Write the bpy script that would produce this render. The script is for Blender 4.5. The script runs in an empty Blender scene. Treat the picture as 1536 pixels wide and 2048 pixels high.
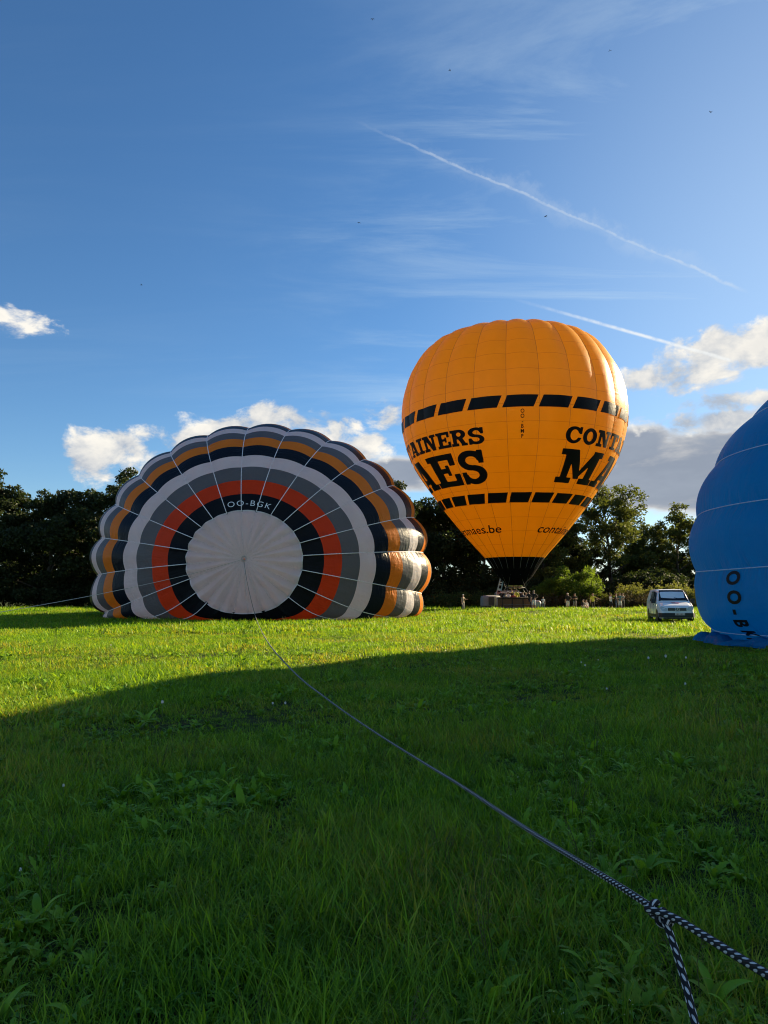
import bpy, bmesh, math, random
import numpy as np
from mathutils import Vector, Matrix

random.seed(7)
RNG = np.random.default_rng(7)
SC = bpy.context.scene
COL = SC.collection
R = math.radians
PI = math.pi

# ------------------------------------------------------------------ camera
EYE = 1.6
PITCH = R(6.15)
FPX = 1541.0                      # focal length in photo pixels (1536 x 2048)
cam_data = bpy.data.cameras.new("camera")
cam = bpy.data.objects.new("camera", cam_data)
COL.objects.link(cam)
cam.location = (0, 0, EYE)
cam.rotation_euler = (R(90) + PITCH, 0, 0)
cam_data.sensor_fit = 'VERTICAL'
cam_data.sensor_height = 24.0
cam_data.lens = 24.0 * FPX / 2048.0
cam_data.clip_start = 0.05
cam_data.clip_end = 3000
SC.camera = cam


def ray(x, y):
    """Unit direction through a photo pixel."""
    a, b = (x - 768) / FPX, (1024 - y) / FPX
    v = Vector((a, math.cos(PITCH) - b * math.sin(PITCH), math.sin(PITCH) + b * math.cos(PITCH)))
    return v.normalized()


def at(x, y, dist):
    """Point at world depth Y = dist on the line of sight of a photo pixel."""
    v = ray(x, y)
    return Vector((0, 0, EYE)) + v * (dist / v.y)


def at_range(x, y, rng):
    return Vector((0, 0, EYE)) + ray(x, y) * rng


def ground_z(x, y):
    h = 0.33 + 0.10 * np.clip((x - 5) / 20.0, 0, 1)
    z = h * np.exp(-((y - 61) / 7.5) ** 2)
    z = z + 0.05 * np.sin(x * 0.31 + 1.3) * np.sin(y * 0.27) + 0.025 * np.sin(x * 0.9 + y * 0.7)
    return z


def azel(x, y):
    v = ray(x, y)
    return math.degrees(math.atan2(v.x, v.y)), math.degrees(math.asin(v.z))


# ------------------------------------------------------------------ world, sun, exposure
SUN_AZ = 54.0      # degrees to the right of the view axis (+Y)
SUN_EL = 21.0
SKY_STRENGTH = 0.05
SUN_STRENGTH = 5.0
EXPOSURE = 1.6

world = bpy.data.worlds.new("World")
SC.world = world
world.use_nodes = True
WT = world.node_tree
WT.nodes.clear()


class NB:
    """Small helper to write node maths."""
    def __init__(self, tree):
        self.t = tree

    def new(self, typ, **kw):
        n = self.t.nodes.new(typ)
        for k, v in kw.items():
            setattr(n, k, v)
        return n

    def put(self, sock, v):
        if hasattr(v, 'is_linked') or isinstance(v, bpy.types.NodeSocket):
            self.t.links.new(v, sock)
        else:
            sock.default_value = v

    def m(self, op, a, b=0.0, c=None, clamp=False):
        n = self.new('ShaderNodeMath', operation=op, use_clamp=clamp)
        self.put(n.inputs[0], a)
        self.put(n.inputs[1], b)
        if c is not None:
            self.put(n.inputs[2], c)
        return n.outputs[0]

    def vm(self, op, a, b=(0, 0, 0), out=0):
        n = self.new('ShaderNodeVectorMath', operation=op)
        self.put(n.inputs[0], a)
        self.put(n.inputs[1], b)
        return n.outputs['Value'] if op in ('DOT_PRODUCT', 'LENGTH') else n.outputs[0]

    def scale(self, a, s):
        n = self.new('ShaderNodeVectorMath', operation='SCALE')
        self.put(n.inputs[0], a)
        self.put(n.inputs['Scale'], s)
        return n.outputs[0]

    def noise(self, vec, scale, detail=4, rough=0.5, dist=0.0):
        n = self.new('ShaderNodeTexNoise')
        self.put(n.inputs['Vector'], vec)
        n.inputs['Scale'].default_value = scale
        n.inputs['Detail'].default_value = detail
        n.inputs['Roughness'].default_value = rough
        n.inputs['Distortion'].default_value = dist
        return n.outputs[0]

    def ss(self, v, lo, hi, olo=0.0, ohi=1.0):
        n = self.new('ShaderNodeMapRange', interpolation_type='SMOOTHSTEP', clamp=True)
        self.put(n.inputs[0], v)
        self.put(n.inputs[1], lo)
        self.put(n.inputs[2], hi)
        self.put(n.inputs[3], olo)
        self.put(n.inputs[4], ohi)
        return n.outputs[0]

    def mix(self, f, a, b, blend='MIX'):
        n = self.new('ShaderNodeMix', data_type='RGBA', blend_type=blend)
        self.put(n.inputs[0], f)
        self.put(n.inputs[6], a if not isinstance(a, tuple) else (*a[:3], 1))
        self.put(n.inputs[7], b if not isinstance(b, tuple) else (*b[:3], 1))
        return n.outputs[2]

    def sep(self, v):
        n = self.new('ShaderNodeSeparateXYZ')
        self.put(n.inputs[0], v)
        return n.outputs

    def comb(self, x, y, z):
        n = self.new('ShaderNodeCombineXYZ')
        for i, v in enumerate((x, y, z)):
            self.put(n.inputs[i], v)
        return n.outputs[0]


def build_world():
    b = NB(WT)
    tc = b.new('ShaderNodeTexCoord')
    D = b.vm('NORMALIZE', tc.outputs['Generated'])
    sky = b.new('ShaderNodeTexSky', sky_type='NISHITA')
    sky.sun_disc = False
    sky.sun_elevation = R(SUN_EL)
    sky.sun_rotation = R(SUN_AZ)
    sky.altitude = 300
    sky.air_density = 1.0
    sky.dust_density = 0.25
    sky.ozone_density = 4.0
    hs = b.new('ShaderNodeHueSaturation')
    hs.inputs['Saturation'].default_value = 1.13
    b.put(hs.inputs['Color'], sky.outputs[0])
    skyc = hs.outputs[0]
    sx, sy, sz = b.sep(D)
    az = b.m('MULTIPLY', b.m('ARCTAN2', sx, sy), 180 / PI)
    el = b.m('MULTIPLY', b.m('ARCSINE', sz), 180 / PI)
    # cloud banks repeat round the horizon every 58 degrees; the noise makes each one different
    azw = b.m('SUBTRACT', b.m('MODULO', b.m('ADD', az, 29 + 58 * 4), 58.0), 29.0)
    saz, sel = R(SUN_AZ), R(SUN_EL)
    sdir = Vector((math.sin(saz) * math.cos(sel), math.cos(saz) * math.cos(sel), math.sin(sel)))

    def blobs(lst):
        val = None
        for px, py, rx, ry, w in lst:
            a0, e0 = azel(px, py)
            sa, se = rx / FPX * 57.3, ry / FPX * 57.3
            qa = b.m('DIVIDE', b.m('SUBTRACT', azw, a0), sa)
            qe = b.m('DIVIDE', b.m('SUBTRACT', el, e0), se)
            q = b.m('ADD', b.m('MULTIPLY', qa, qa), b.m('MULTIPLY', qe, qe))
            v = b.m('MULTIPLY', b.m('SUBTRACT', 1.0, q), w)
            val = v if val is None else b.m('MAXIMUM', val, v)
        return b.m('MAXIMUM', val, -1.2)

    Dw = b.vm('MULTIPLY', D, (1, 1, 1.5))
    off = sdir * 0.022 + Vector((0, 0, 0.012))
    Dw2 = b.vm('MULTIPLY', b.vm('ADD', D, tuple(off)), (1, 1, 1.5))
    f1 = b.noise(Dw, 17, 9, 0.58, 0.25)
    f2 = b.noise(Dw2, 17, 5, 0.55, 0.25)

    # ---- cumulus banks
    cum = blobs([(185, 912, 80, 56, .85), (265, 905, 95, 50, .85), (350, 908, 110, 52, .9), (470, 870, 130, 45, .9),
                 (565, 845, 90, 42, 1.0), (660, 860, 110, 42, 1.0), (760, 835, 55, 45, .8), (720, 890, 90, 45, .9),
                 (1500, 690, 150, 56, 1.1), (1395, 752, 110, 40, .72), (1290, 768, 55, 32, .62),
                 (1480, 802, 130, 24, .95), (1420, 842, 190, 26, 1.0), (30, 640, 58, 30, .20)])
    cd = b.m('ADD', b.m('MULTIPLY', cum, 0.50), b.m('MULTIPLY', b.m('SUBTRACT', f1, 0.5), 2.3))
    cov = b.ss(cd, 0.05, 0.42)
    thick = b.ss(cd, 0.25, 1.0)
    lit = b.m('ADD', 0.50, b.m('MULTIPLY', b.m('SUBTRACT', f1, f2), 3.2), clamp=True)
    ccol = b.mix(lit, (3.0, 3.4, 4.0), (6.8, 6.5, 5.9))
    ccol = b.mix(b.m('MULTIPLY', thick, 0.35), ccol, (3.6, 3.75, 4.0))
    # ---- grey layer low on the right and between the balloons
    gry = blobs([(1400, 950, 260, 88, 1.0), (1560, 930, 260, 105, 1.0), (805, 945, 95, 42, .9), (1260, 900, 90, 60, .9)])
    fg = b.noise(b.vm('MULTIPLY', D, (1, 1, 3.0)), 11, 7, 0.55, 0.2)
    gd = b.m('ADD', b.m('MULTIPLY', gry, 0.75), b.m('MULTIPLY', b.m('SUBTRACT', fg, 0.5), 1.3))
    gcov = b.ss(gd, 0.0, 0.35, 0, 0.96)
    gcol = b.mix(b.ss(gd, 0.05, 0.55), (5.7, 5.35, 4.85), (1.95, 2.2, 2.7))
    gcol = b.mix(b.ss(fg, 0.4, 0.7, 0, 0.35), gcol, (2.7, 3.0, 3.5))
    # ---- cirrus, thin streaks
    zz = b.m('ADD', b.m('MAXIMUM', sz, 0.0), 0.12)
    P2 = b.comb(b.m('DIVIDE', sx, zz), b.m('DIVIDE', sy, zz), 0.0)
    mp = b.new('ShaderNodeMapping')
    mp.inputs['Rotation'].default_value = (0, 0, R(28))
    mp.inputs['Scale'].default_value = (0.55, 2.2, 1)
    b.put(mp.inputs[0], P2)
    fc = b.noise(mp.outputs[0], 1.7, 10, 0.64, 0.6)
    fm = b.noise(P2, 0.55, 3, 0.5)
    cir = b.m('MULTIPLY', b.ss(fc, 0.42, 0.74), b.ss(fm, 0.36, 0.60))
    side = b.ss(az, -22.0, 18.0, 0.12, 1.0)
    cir = b.m('MULTIPLY', b.m('MULTIPLY', cir, side), b.ss(el, 8.0, 16.0, 0.2, 0.50))
    veil = b.m('MULTIPLY', b.ss(az, -2.0, 32.0, 0.0, 0.36), b.ss(el, 58.0, 14.0))
    cir = b.m('MAXIMUM', cir, veil)

    def trail(p0, p1, w, ragged, prof, strength):
        a, c = ray(*p0), ray(*p1)
        n = a.cross(c).normalized()
        ax = (c - a)
        L2 = ax.length_squared
        t = b.m('DIVIDE', b.m('SUBTRACT', b.vm('DOT_PRODUCT', D, tuple(ax)), a.dot(ax)), L2)
        wob = b.noise(D, 60, 5, 0.65)
        wob2 = b.noise(D, 14, 2, 0.5)
        dd = b.vm('DOT_PRODUCT', D, tuple(n))
        dd = b.m('ADD', dd, b.m('MULTIPLY', b.m('SUBTRACT', wob, 0.5), ragged))
        dd = b.m('ABSOLUTE', b.m('ADD', dd, b.m('MULTIPLY', b.m('SUBTRACT', wob2, 0.5), ragged * 1.2)))
        core = b.ss(dd, w, w * 0.1)
        e0, e1, e2, e3 = prof
        core = b.m('MULTIPLY', core, b.ss(t, e0, e1))
        core = b.m('MULTIPLY', core, b.ss(t, e3, e2))
        front = b.ss(b.vm('DOT_PRODUCT', D, tuple((a + c).normalized())), 0.3, 0.5)
        br = b.ss(wob, 0.3, 0.62, 0.35, 1.0)
        return b.m('MULTIPLY', b.m('MULTIPLY', core, b.m('MULTIPLY', br, front)), strength)

    t1 = trail((680, 230), (1505, 588), 0.0029, 0.0065, (0.0, 0.28, 0.93, 1.0), 0.42)
    t1b = trail((560, 176), (1505, 588), 0.016, 0.03, (0.1, 0.6, 0.75, 0.98), 0.16)
    t2 = trail((1000, 590), (1465, 722), 0.0030, 0.0010, (0.0, 0.7, 0.985, 1.0), 0.85)
    out = b.mix(cir, skyc, (4.6, 5.6, 6.1))
    out = b.mix(b.m('MAXIMUM', t1, t1b), out, (4.9, 5.4, 5.8))
    out = b.mix(gcov, out, gcol)
    out = b.mix(cov, out, ccol)
    out = b.mix(t2, out, (6.2, 6.4, 6.4))
    bg = b.new('ShaderNodeBackground')
    b.put(bg.inputs[0], out)
    bg.inputs[1].default_value = SKY_STRENGTH
    wo = b.new('ShaderNodeOutputWorld')
    WT.links.new(bg.outputs[0], wo.inputs[0])


build_world()
world.cycles.sampling_method = 'MANUAL'
world.cycles.sample_map_resolution = 512

sun_data = bpy.data.lights.new("sun", 'SUN')
sun_data.energy = SUN_STRENGTH
sun_data.angle = R(0.53)
sun_data.color = (1.0, 0.80, 0.50)
sun = bpy.data.objects.new("sun", sun_data)
COL.objects.link(sun)
_s = Vector((math.sin(R(SUN_AZ)) * math.cos(R(SUN_EL)), math.cos(R(SUN_AZ)) * math.cos(R(SUN_EL)), math.sin(R(SUN_EL))))
sun.rotation_euler = _s.to_track_quat('Z', 'Y').to_euler()
sun.location = (60, 60, 60)

SC.view_settings.view_transform = 'Standard'
SC.view_settings.look = 'None'
SC.view_settings.gamma = 1.0
SC.view_settings.use_curve_mapping = False
SC.view_settings.exposure = EXPOSURE
SC.render.engine = 'CYCLES'
SC.cycles.max_bounces = 8
SC.cycles.diffuse_bounces = 4
SC.cycles.transmission_bounces = 6
SC.cycles.transparent_max_bounces = 4
SC.cycles.sample_clamp_indirect = 6.0
SC.cycles.filter_width = 1.1
SC.cycles.use_denoising = True
SC.cycles.denoising_input_passes = 'RGB_ALBEDO_NORMAL'
SC.cycles.denoising_prefilter = 'ACCURATE'
SC.cycles.use_adaptive_sampling = False


# ------------------------------------------------------------------ materials
def material(name):
    m = bpy.data.materials.new(name)
    m.use_nodes = True
    m.node_tree.nodes.clear()
    return m, NB(m.node_tree)


def finish(m, b, shader):
    o = b.new('ShaderNodeOutputMaterial')
    m.node_tree.links.new(shader, o.inputs[0])
    return m


def principled(b, color, rough=0.6, metal=0.0, spec=0.5, normal=None, coat=0.0):
    p = b.new('ShaderNodeBsdfPrincipled')
    b.put(p.inputs['Base Color'], color if not isinstance(color, tuple) else (*color[:3], 1))
    b.put(p.inputs['Roughness'], rough)
    p.inputs['Metallic'].default_value = metal
    p.inputs['Specular IOR Level'].default_value = spec
    p.inputs['Coat Weight'].default_value = coat
    if normal is not None:
        b.put(p.inputs['Normal'], normal)
    return p.outputs[0]


def bump(b, h, strength=0.3, dist=0.05):
    n = b.new('ShaderNodeBump')
    n.inputs['Strength'].default_value = strength
    n.inputs['Distance'].default_value = dist
    b.put(n.inputs['Height'], h)
    return n.outputs[0]


def simple(name, color, rough=0.6, metal=0.0, spec=0.5, var=0.12, nscale=3.0, coat=0.0, bumpd=0.0):
    m, b = material(name)
    tc = b.new('ShaderNodeTexCoord')
    n = b.noise(tc.outputs['Object'], nscale, 6, 0.6)
    f = b.ss(n, 0.3, 0.7)
    dark = tuple(c * (1 - var) for c in color)
    lite = tuple(min(1, c * (1 + var)) for c in color)
    col = b.mix(f, dark, lite)
    nrm = bump(b, b.noise(tc.outputs['Object'], nscale * 12, 4, 0.6), 0.4, bumpd) if bumpd else None
    return finish(m, b, principled(b, col, rough, metal, spec, nrm, coat))


def shader_mix(b, f, s1, s2):
    n = b.new('ShaderNodeMixShader')
    b.put(n.inputs[0], f)
    b.t.links.new(s1, n.inputs[1])
    b.t.links.new(s2, n.inputs[2])
    return n.outputs[0]


def translucent(b, color, normal=None):
    n = b.new('ShaderNodeBsdfTranslucent')
    b.put(n.inputs[0], color if not isinstance(color, tuple) else (*color[:3], 1))
    if normal is not None:
        b.put(n.inputs['Normal'], normal)
    return n.outputs[0]


def fabric(name, color, trans=0.35, tcolor=None, wrinkle=0.85, rough=0.42, stitch=None, spec=0.3):
    """Coated balloon nylon: diffuse + translucent + soft sheen. UV.x runs 0..1 across a gore, UV.y in metres along it."""
    m, b = material(name)
    uv = b.new('ShaderNodeUVMap')
    uv.uv_map = 'UVMap'
    tc = b.new('ShaderNodeTexCoord')
    u, v, _ = b.sep(uv.outputs[0])
    fr = b.m('ABSOLUTE', b.m('SUBTRACT', b.m('MULTIPLY', b.m('FRACT', u), 2.0), 1.0))     # 1 on a tape, 0 mid-gore
    edge = b.m('POWER', fr, 3.0)
    w1 = b.noise(b.comb(b.m('MULTIPLY', u, 1.6), b.m('MULTIPLY', v, 2.6), 0.0), 1.0, 3, 0.55, 0.7)
    w2 = b.noise(b.vm('MULTIPLY', tc.outputs['Object'], (1, 1, 1)), 0.9, 4, 0.55)
    w3 = b.noise(b.comb(b.m('MULTIPLY', u, 9.0), b.m('MULTIPLY', v, 1.1), 3.0), 1.0, 3, 0.5, 0.3)
    h = b.m('ADD', b.m('MULTIPLY', w1, b.m('ADD', 0.22, b.m('MULTIPLY', edge, 1.7))), b.m('ADD', b.m('MULTIPLY', w2, 0.55), b.m('MULTIPLY', w3, 0.25)))
    nrm = bump(b, h, wrinkle, 0.13)
    var = b.ss(w2, 0.3, 0.7)
    col = b.mix(var, tuple(c * 0.93 for c in color), tuple(min(1, c * 1.05) for c in color))
    if stitch is not None:
        # faint horizontal seams every `stitch` metres
        s = b.m('ABSOLUTE', b.m('SUBTRACT', b.m('FRACT', b.m('DIVIDE', v, stitch)), 0.5))
        col = b.mix(b.ss(s, 0.485, 0.497, 0, 0.30), col, tuple(c * 0.5 for c in color))
    s1 = principled(b, col, rough, 0, spec, nrm)
    s2 = translucent(b, tcolor or color, nrm)
    return finish(m, b, shader_mix(b, trans, s1, s2))


FB_WHITE = fabric('white nylon', (0.90, 0.87, 0.90), 0.55, (0.97, 0.90, 0.90))
FB_PARA = fabric('parachute nylon', (0.90, 0.85, 0.87), 0.62, (0.97, 0.88, 0.88), 0.9)
FB_BLACK = fabric('black nylon', (0.007, 0.008, 0.011), 0.08, (0.008, 0.008, 0.01), rough=0.42, spec=0.10)
FB_NAVY = fabric('navy nylon', (0.008, 0.012, 0.020), 0.10, (0.01, 0.014, 0.025), rough=0.38, spec=0.14)
FB_RED = fabric('red nylon', (0.72, 0.062, 0.014), 0.58, (0.92, 0.09, 0.012))
FB_GREY = fabric('grey nylon', (0.125, 0.135, 0.145), 0.34, (0.19, 0.18, 0.17))
FB_ORANGE = fabric('orange nylon', (0.90, 0.27, 0.03), 0.55, (0.97, 0.32, 0.02))
FB_YELLOW = fabric('yellow nylon', (0.80, 0.42, 0.012), 0.52, (0.84, 0.44, 0.005), 0.25)
FB_SEAM = fabric('yellow seam nylon', (0.60, 0.27, 0.008), 0.42, (0.66, 0.28, 0.004), 0.25)
FB_SKIRT = fabric('black skirt cloth', (0.004, 0.004, 0.005), 0.0, (0.01, 0.01, 0.01), 0.4, 0.9, spec=0.03)
FB_BLUE = fabric('blue nylon', (0.002, 0.25, 0.54), 0.60, (0.002, 0.38, 0.76), 1.0, stitch=1.30)
M_TAPE = simple('woven load tape', (0.88, 0.82, 0.82), 0.6, nscale=8)
M_TAPE_BLUE = simple('pale blue load tape', (0.46, 0.58, 0.78), 0.55, nscale=8)
M_TAPE_DARK = simple('amber load tape', (0.46, 0.21, 0.012), 0.6, nscale=8)
M_PRINT_BLACK = simple('black print', (0.007, 0.007, 0.008), 0.5, 0, 0.12, nscale=2)
M_PRINT_WHITE = simple('white print', (0.80, 0.80, 0.82), 0.5, nscale=2)
M_STEEL = simple('brushed steel', (0.55, 0.55, 0.56), 0.3, 0.9, nscale=20)
M_RUBBER = simple('tyre rubber', (0.018, 0.018, 0.018), 0.85, nscale=20)
M_DARKPLASTIC = simple('dark plastic', (0.025, 0.026, 0.028), 0.5, nscale=9)
M_GLASS = simple('dark vehicle glass', (0.02, 0.024, 0.032), 0.14, 0, 0.14, nscale=0.6)
M_WHITEPAINT = simple('white vehicle paint', (0.90, 0.90, 0.90), 0.25, 0, 0.5, 0.05, 1.5, 0.4)
M_SILVERPAINT = simple('silver vehicle paint', (0.30, 0.31, 0.32), 0.28, 0.3, 0.5, 0.06, 1.5, 0.4)
M_LEATHER = simple('dark suede', (0.045, 0.028, 0.018), 0.8, nscale=12, bumpd=0.01)
M_RED = simple('red print', (0.45, 0.02, 0.02), 0.5, nscale=4)
M_CANVAS = simple('pale canvas', (0.20, 0.21, 0.21), 0.8, nscale=2, bumpd=0.01)
M_BARK = simple('bark', (0.05, 0.04, 0.03), 0.9, nscale=5, bumpd=0.05, var=0.35)


# ------------------------------------------------------------------ object helpers
def setp(o, label=None, cat=None, group=None, kind=None):
    for k, v in (('label', label), ('category', cat), ('group', group), ('kind', kind)):
        if v:
            o[k] = v
    return o


def thing(name, label, cat, loc=(0, 0, 0), rotz=0.0, group=None):
    o = bpy.data.objects.new(name, None)
    o.empty_display_size = 0.2
    COL.objects.link(o)
    o.location = loc
    o.rotation_euler = (0, 0, rotz)
    return setp(o, label, cat, group)


def link(name, me, parent=None):
    o = bpy.data.objects.new(name, me)
    COL.objects.link(o)
    if parent is not None:
        o.parent = parent
    return o


def mesh_data(name, verts, faces, mats, midx=None, smooth=True, uv=None, normals=None):
    me = bpy.data.meshes.new(name)
    verts = np.asarray(verts, dtype=np.float64).reshape(-1, 3)
    if isinstance(faces, np.ndarray):
        n, k = faces.shape
        me.vertices.add(len(verts))
        me.vertices.foreach_set('co', verts.ravel())
        me.loops.add(n * k)
        me.loops.foreach_set('vertex_index', faces.ravel().astype(np.int32))
        me.polygons.add(n)
        me.polygons.foreach_set('loop_start', np.arange(0, n * k, k, dtype=np.int32))
        me.update(calc_edges=True)
    else:
        me.from_pydata([tuple(v) for v in verts], [], [tuple(f) for f in faces])
    for m in (mats if isinstance(mats, (list, tuple)) else [mats]):
        me.materials.append(m)
    if midx is not None:
        me.polygons.foreach_set('material_index', np.asarray(midx, dtype=np.int32))
    me.polygons.foreach_set('use_smooth', np.full(len(me.polygons), bool(smooth)))
    if uv is not None:                     # per-vertex uv
        lay = me.uv_layers.new(name='UVMap')
        li = np.empty(len(me.loops), dtype=np.int32)
        me.loops.foreach_get('vertex_index', li)
        lay.data.foreach_set('uv', np.asarray(uv, dtype=np.float64)[li].ravel())
    me.update()
    if normals is not None:
        me.normals_split_custom_set_from_vertices([tuple(n) for n in np.asarray(normals)])
    return me


def part(name, verts, faces, mats, parent=None, **kw):
    return link(name, mesh_data(name, verts, faces, mats, **kw), parent)


class Geo:
    """Collects simple solids into one mesh."""
    def __init__(self):
        self.v, self.f, self.mi = [], [], []

    def add(self, vs, fs, mi=0):
        o = len(self.v)
        self.v += [tuple(p) for p in vs]
        self.f += [tuple(i + o for i in f) for f in fs]
        self.mi += [mi] * len(fs)
        return self

    def box(self, c, s, mi=0, rot=None):
        x, y, z = (k / 2 for k in s)
        vs = [Vector((sx * x, sy * y, sz * z)) for sz in (-1, 1) for sy in (-1, 1) for sx in (-1, 1)]
        if rot is not None:
            vs = [rot @ p for p in vs]
        vs = [p + Vector(c) for p in vs]
        return self.add(vs, [(0, 2, 3, 1), (4, 5, 7, 6), (0, 1, 5, 4), (2, 6, 7, 3), (0, 4, 6, 2), (1, 3, 7, 5)], mi)

    def tube(self, pts, rad, n=8, mi=0, cap=True):
        pts = [Vector(p) for p in pts]
        rads = rad if isinstance(rad, (list, tuple)) else [rad] * len(pts)
        vs, fs = [], []
        prev = None
        for i, p in enumerate(pts):
            d = (pts[min(i + 1, len(pts) - 1)] - pts[max(i - 1, 0)])
            d = d.normalized() if d.length > 1e-9 else Vector((0, 0, 1))
            if prev is None:
                a = d.orthogonal().normalized()
            else:
                a = (prev - d * prev.dot(d))
                a = a.normalized() if a.length > 1e-6 else d.orthogonal().normalized()
            prev = a
            c = d.cross(a)
            for k in range(n):
                t = 2 * PI * k / n
                vs.append(p + (a * math.cos(t) + c * math.sin(t)) * rads[i])
        for i in range(len(pts) - 1):
            for k in range(n):
                k2 = (k + 1) % n
                fs.append((i * n + k, i * n + k2, (i + 1) * n + k2, (i + 1) * n + k))
        if cap:
            fs.append(tuple(range(n - 1, -1, -1)))
            fs.append(tuple(range((len(pts) - 1) * n, len(pts) * n)))
        return self.add(vs, fs, mi)

    def lathe(self, prof, axis_from, axis_to, n=20, mi=0):
        """prof: (distance along the axis, radius) pairs."""
        a0 = Vector(axis_from)
        d = (Vector(axis_to) - a0).normalized()
        a = d.orthogonal().normalized()
        c = d.cross(a)
        vs, fs = [], []
        for t, r in prof:
            for k in range(n):
                an = 2 * PI * k / n
                vs.append(a0 + d * t + (a * math.cos(an) + c * math.sin(an)) * r)
        for i in range(len(prof) - 1):
            for k in range(n):
                k2 = (k + 1) % n
                fs.append((i * n + k, i * n + k2, (i + 1) * n + k2, (i + 1) * n + k))
        return self.add(vs, fs, mi)

    def build(self, name, mats, parent=None, smooth=False):
        return part(name, self.v, self.f, mats, parent, midx=self.mi, smooth=smooth)


def copy_tree(o, parent=None):
    c = o.copy()
    COL.objects.link(c)
    if parent is not None:
        c.parent = parent
    for ch in list(o.children):
        copy_tree(ch, c)
    return c


# ------------------------------------------------------------------ ground
def build_ground():
    xs = np.unique(np.concatenate([np.linspace(-400, -60, 18), np.linspace(-60, 60, 121), np.linspace(60, 400, 18)]))
    ys = np.unique(np.concatenate([np.linspace(-200, -10, 12), np.linspace(-10, 100, 111), np.linspace(100, 900, 24)]))
    X, Y = np.meshgrid(xs, ys)
    Z = ground_z(X, Y)
    n, m = X.shape
    v = np.stack([X.ravel(), Y.ravel(), Z.ravel()], 1)
    i = np.arange(n * m).reshape(n, m)
    f = np.stack([i[:-1, :-1], i[:-1, 1:], i[1:, 1:], i[1:, :-1]], -1).reshape(-1, 4)
    m_, b = material('meadow soil and thatch')
    tc = b.new('ShaderNodeTexCoord')
    n1 = b.noise(tc.outputs['Object'], 6, 8, 0.7)
    n2 = b.noise(tc.outputs['Object'], 0.25, 4, 0.5)
    col = b.mix(b.ss(n1, 0.35, 0.65), (0.018, 0.030, 0.008), (0.045, 0.062, 0.014))
    col = b.mix(b.ss(n2, 0.45, 0.7, 0, 0.4), col, (0.075, 0.072, 0.024))
    nr = bump(b, n1, 0.8, 0.08)
    finish(m_, b, principled(b, col, 0.95, 0, 0.1, nr))
    o = part('ground', v, f, m_, smooth=True)
    setp(o, kind='structure')


build_ground()


# ------------------------------------------------------------------ trees, shrubs
def leaf_material(name, c1, c2, tr, trans=0.35):
    m, b = material(name)
    g = b.new('ShaderNodeNewGeometry')
    oi = b.new('ShaderNodeObjectInfo')
    n = b.noise(g.outputs['Position'], 0.55, 5, 0.6)
    n2 = b.noise(g.outputs['Position'], 9.0, 2, 0.5)
    f = b.m('ADD', b.m('MULTIPLY', n, 0.6), b.m('MULTIPLY', n2, 0.4))
    col = b.mix(b.ss(f, 0.38, 0.62), c1, c2)
    s1 = principled(b, col, 0.6, 0, 0.25)
    s2 = translucent(b, b.mix(b.ss(f, 0.38, 0.62), tuple(x * 0.75 for x in tr), tr))
    return finish(m, b, shader_mix(b, trans, s1, s2))


LEAF_DARK = leaf_material('dark leaves', (0.016, 0.026, 0.009), (0.034, 0.050, 0.015), (0.05, 0.075, 0.012), 0.30)
LEAF_MID = leaf_material('oak leaves', (0.034, 0.052, 0.013), (0.070, 0.092, 0.022), (0.15, 0.18, 0.022), 0.36)
LEAF_BRIGHT = leaf_material('fresh green leaves', (0.050, 0.095, 0.012), (0.095, 0.155, 0.020), (0.20, 0.30, 0.02), 0.42)
LEAF_OLIVE = leaf_material('olive shrub leaves', (0.072, 0.090, 0.022), (0.130, 0.146, 0.036), (0.23, 0.25, 0.04), 0.42)
LEAF_BROWN = leaf_material('brown dock stems', (0.040, 0.034, 0.018), (0.075, 0.062, 0.028), (0.07, 0.06, 0.022), 0.3)


def leaf_quads(centers, sizes, rng, flat=0.0, aspect=0.55):
    """One bent leaf (two triangles sharing a rib) per centre."""
    n = len(centers)
    d = rng.normal(size=(n, 3))
    d[:, 2] = d[:, 2] * (1 - flat) - 0.25
    d /= np.linalg.norm(d, axis=1, keepdims=True)
    t = rng.normal(size=(n, 3))
    s = np.cross(d, t)
    s /= np.linalg.norm(s, axis=1, keepdims=True) + 1e-9
    up = np.cross(s, d)
    L = sizes[:, None]
    v = np.empty((n, 4, 3))
    v[:, 0] = centers - d * L * 0.5
    v[:, 1] = centers + s * L * aspect * 0.5 + up * L * 0.10
    v[:, 2] = centers + d * L * 0.5
    v[:, 3] = centers - s * L * aspect * 0.5 + up * L * 0.10
    f = np.arange(n * 4).reshape(n, 4)
    return v.reshape(-1, 3), f


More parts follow.
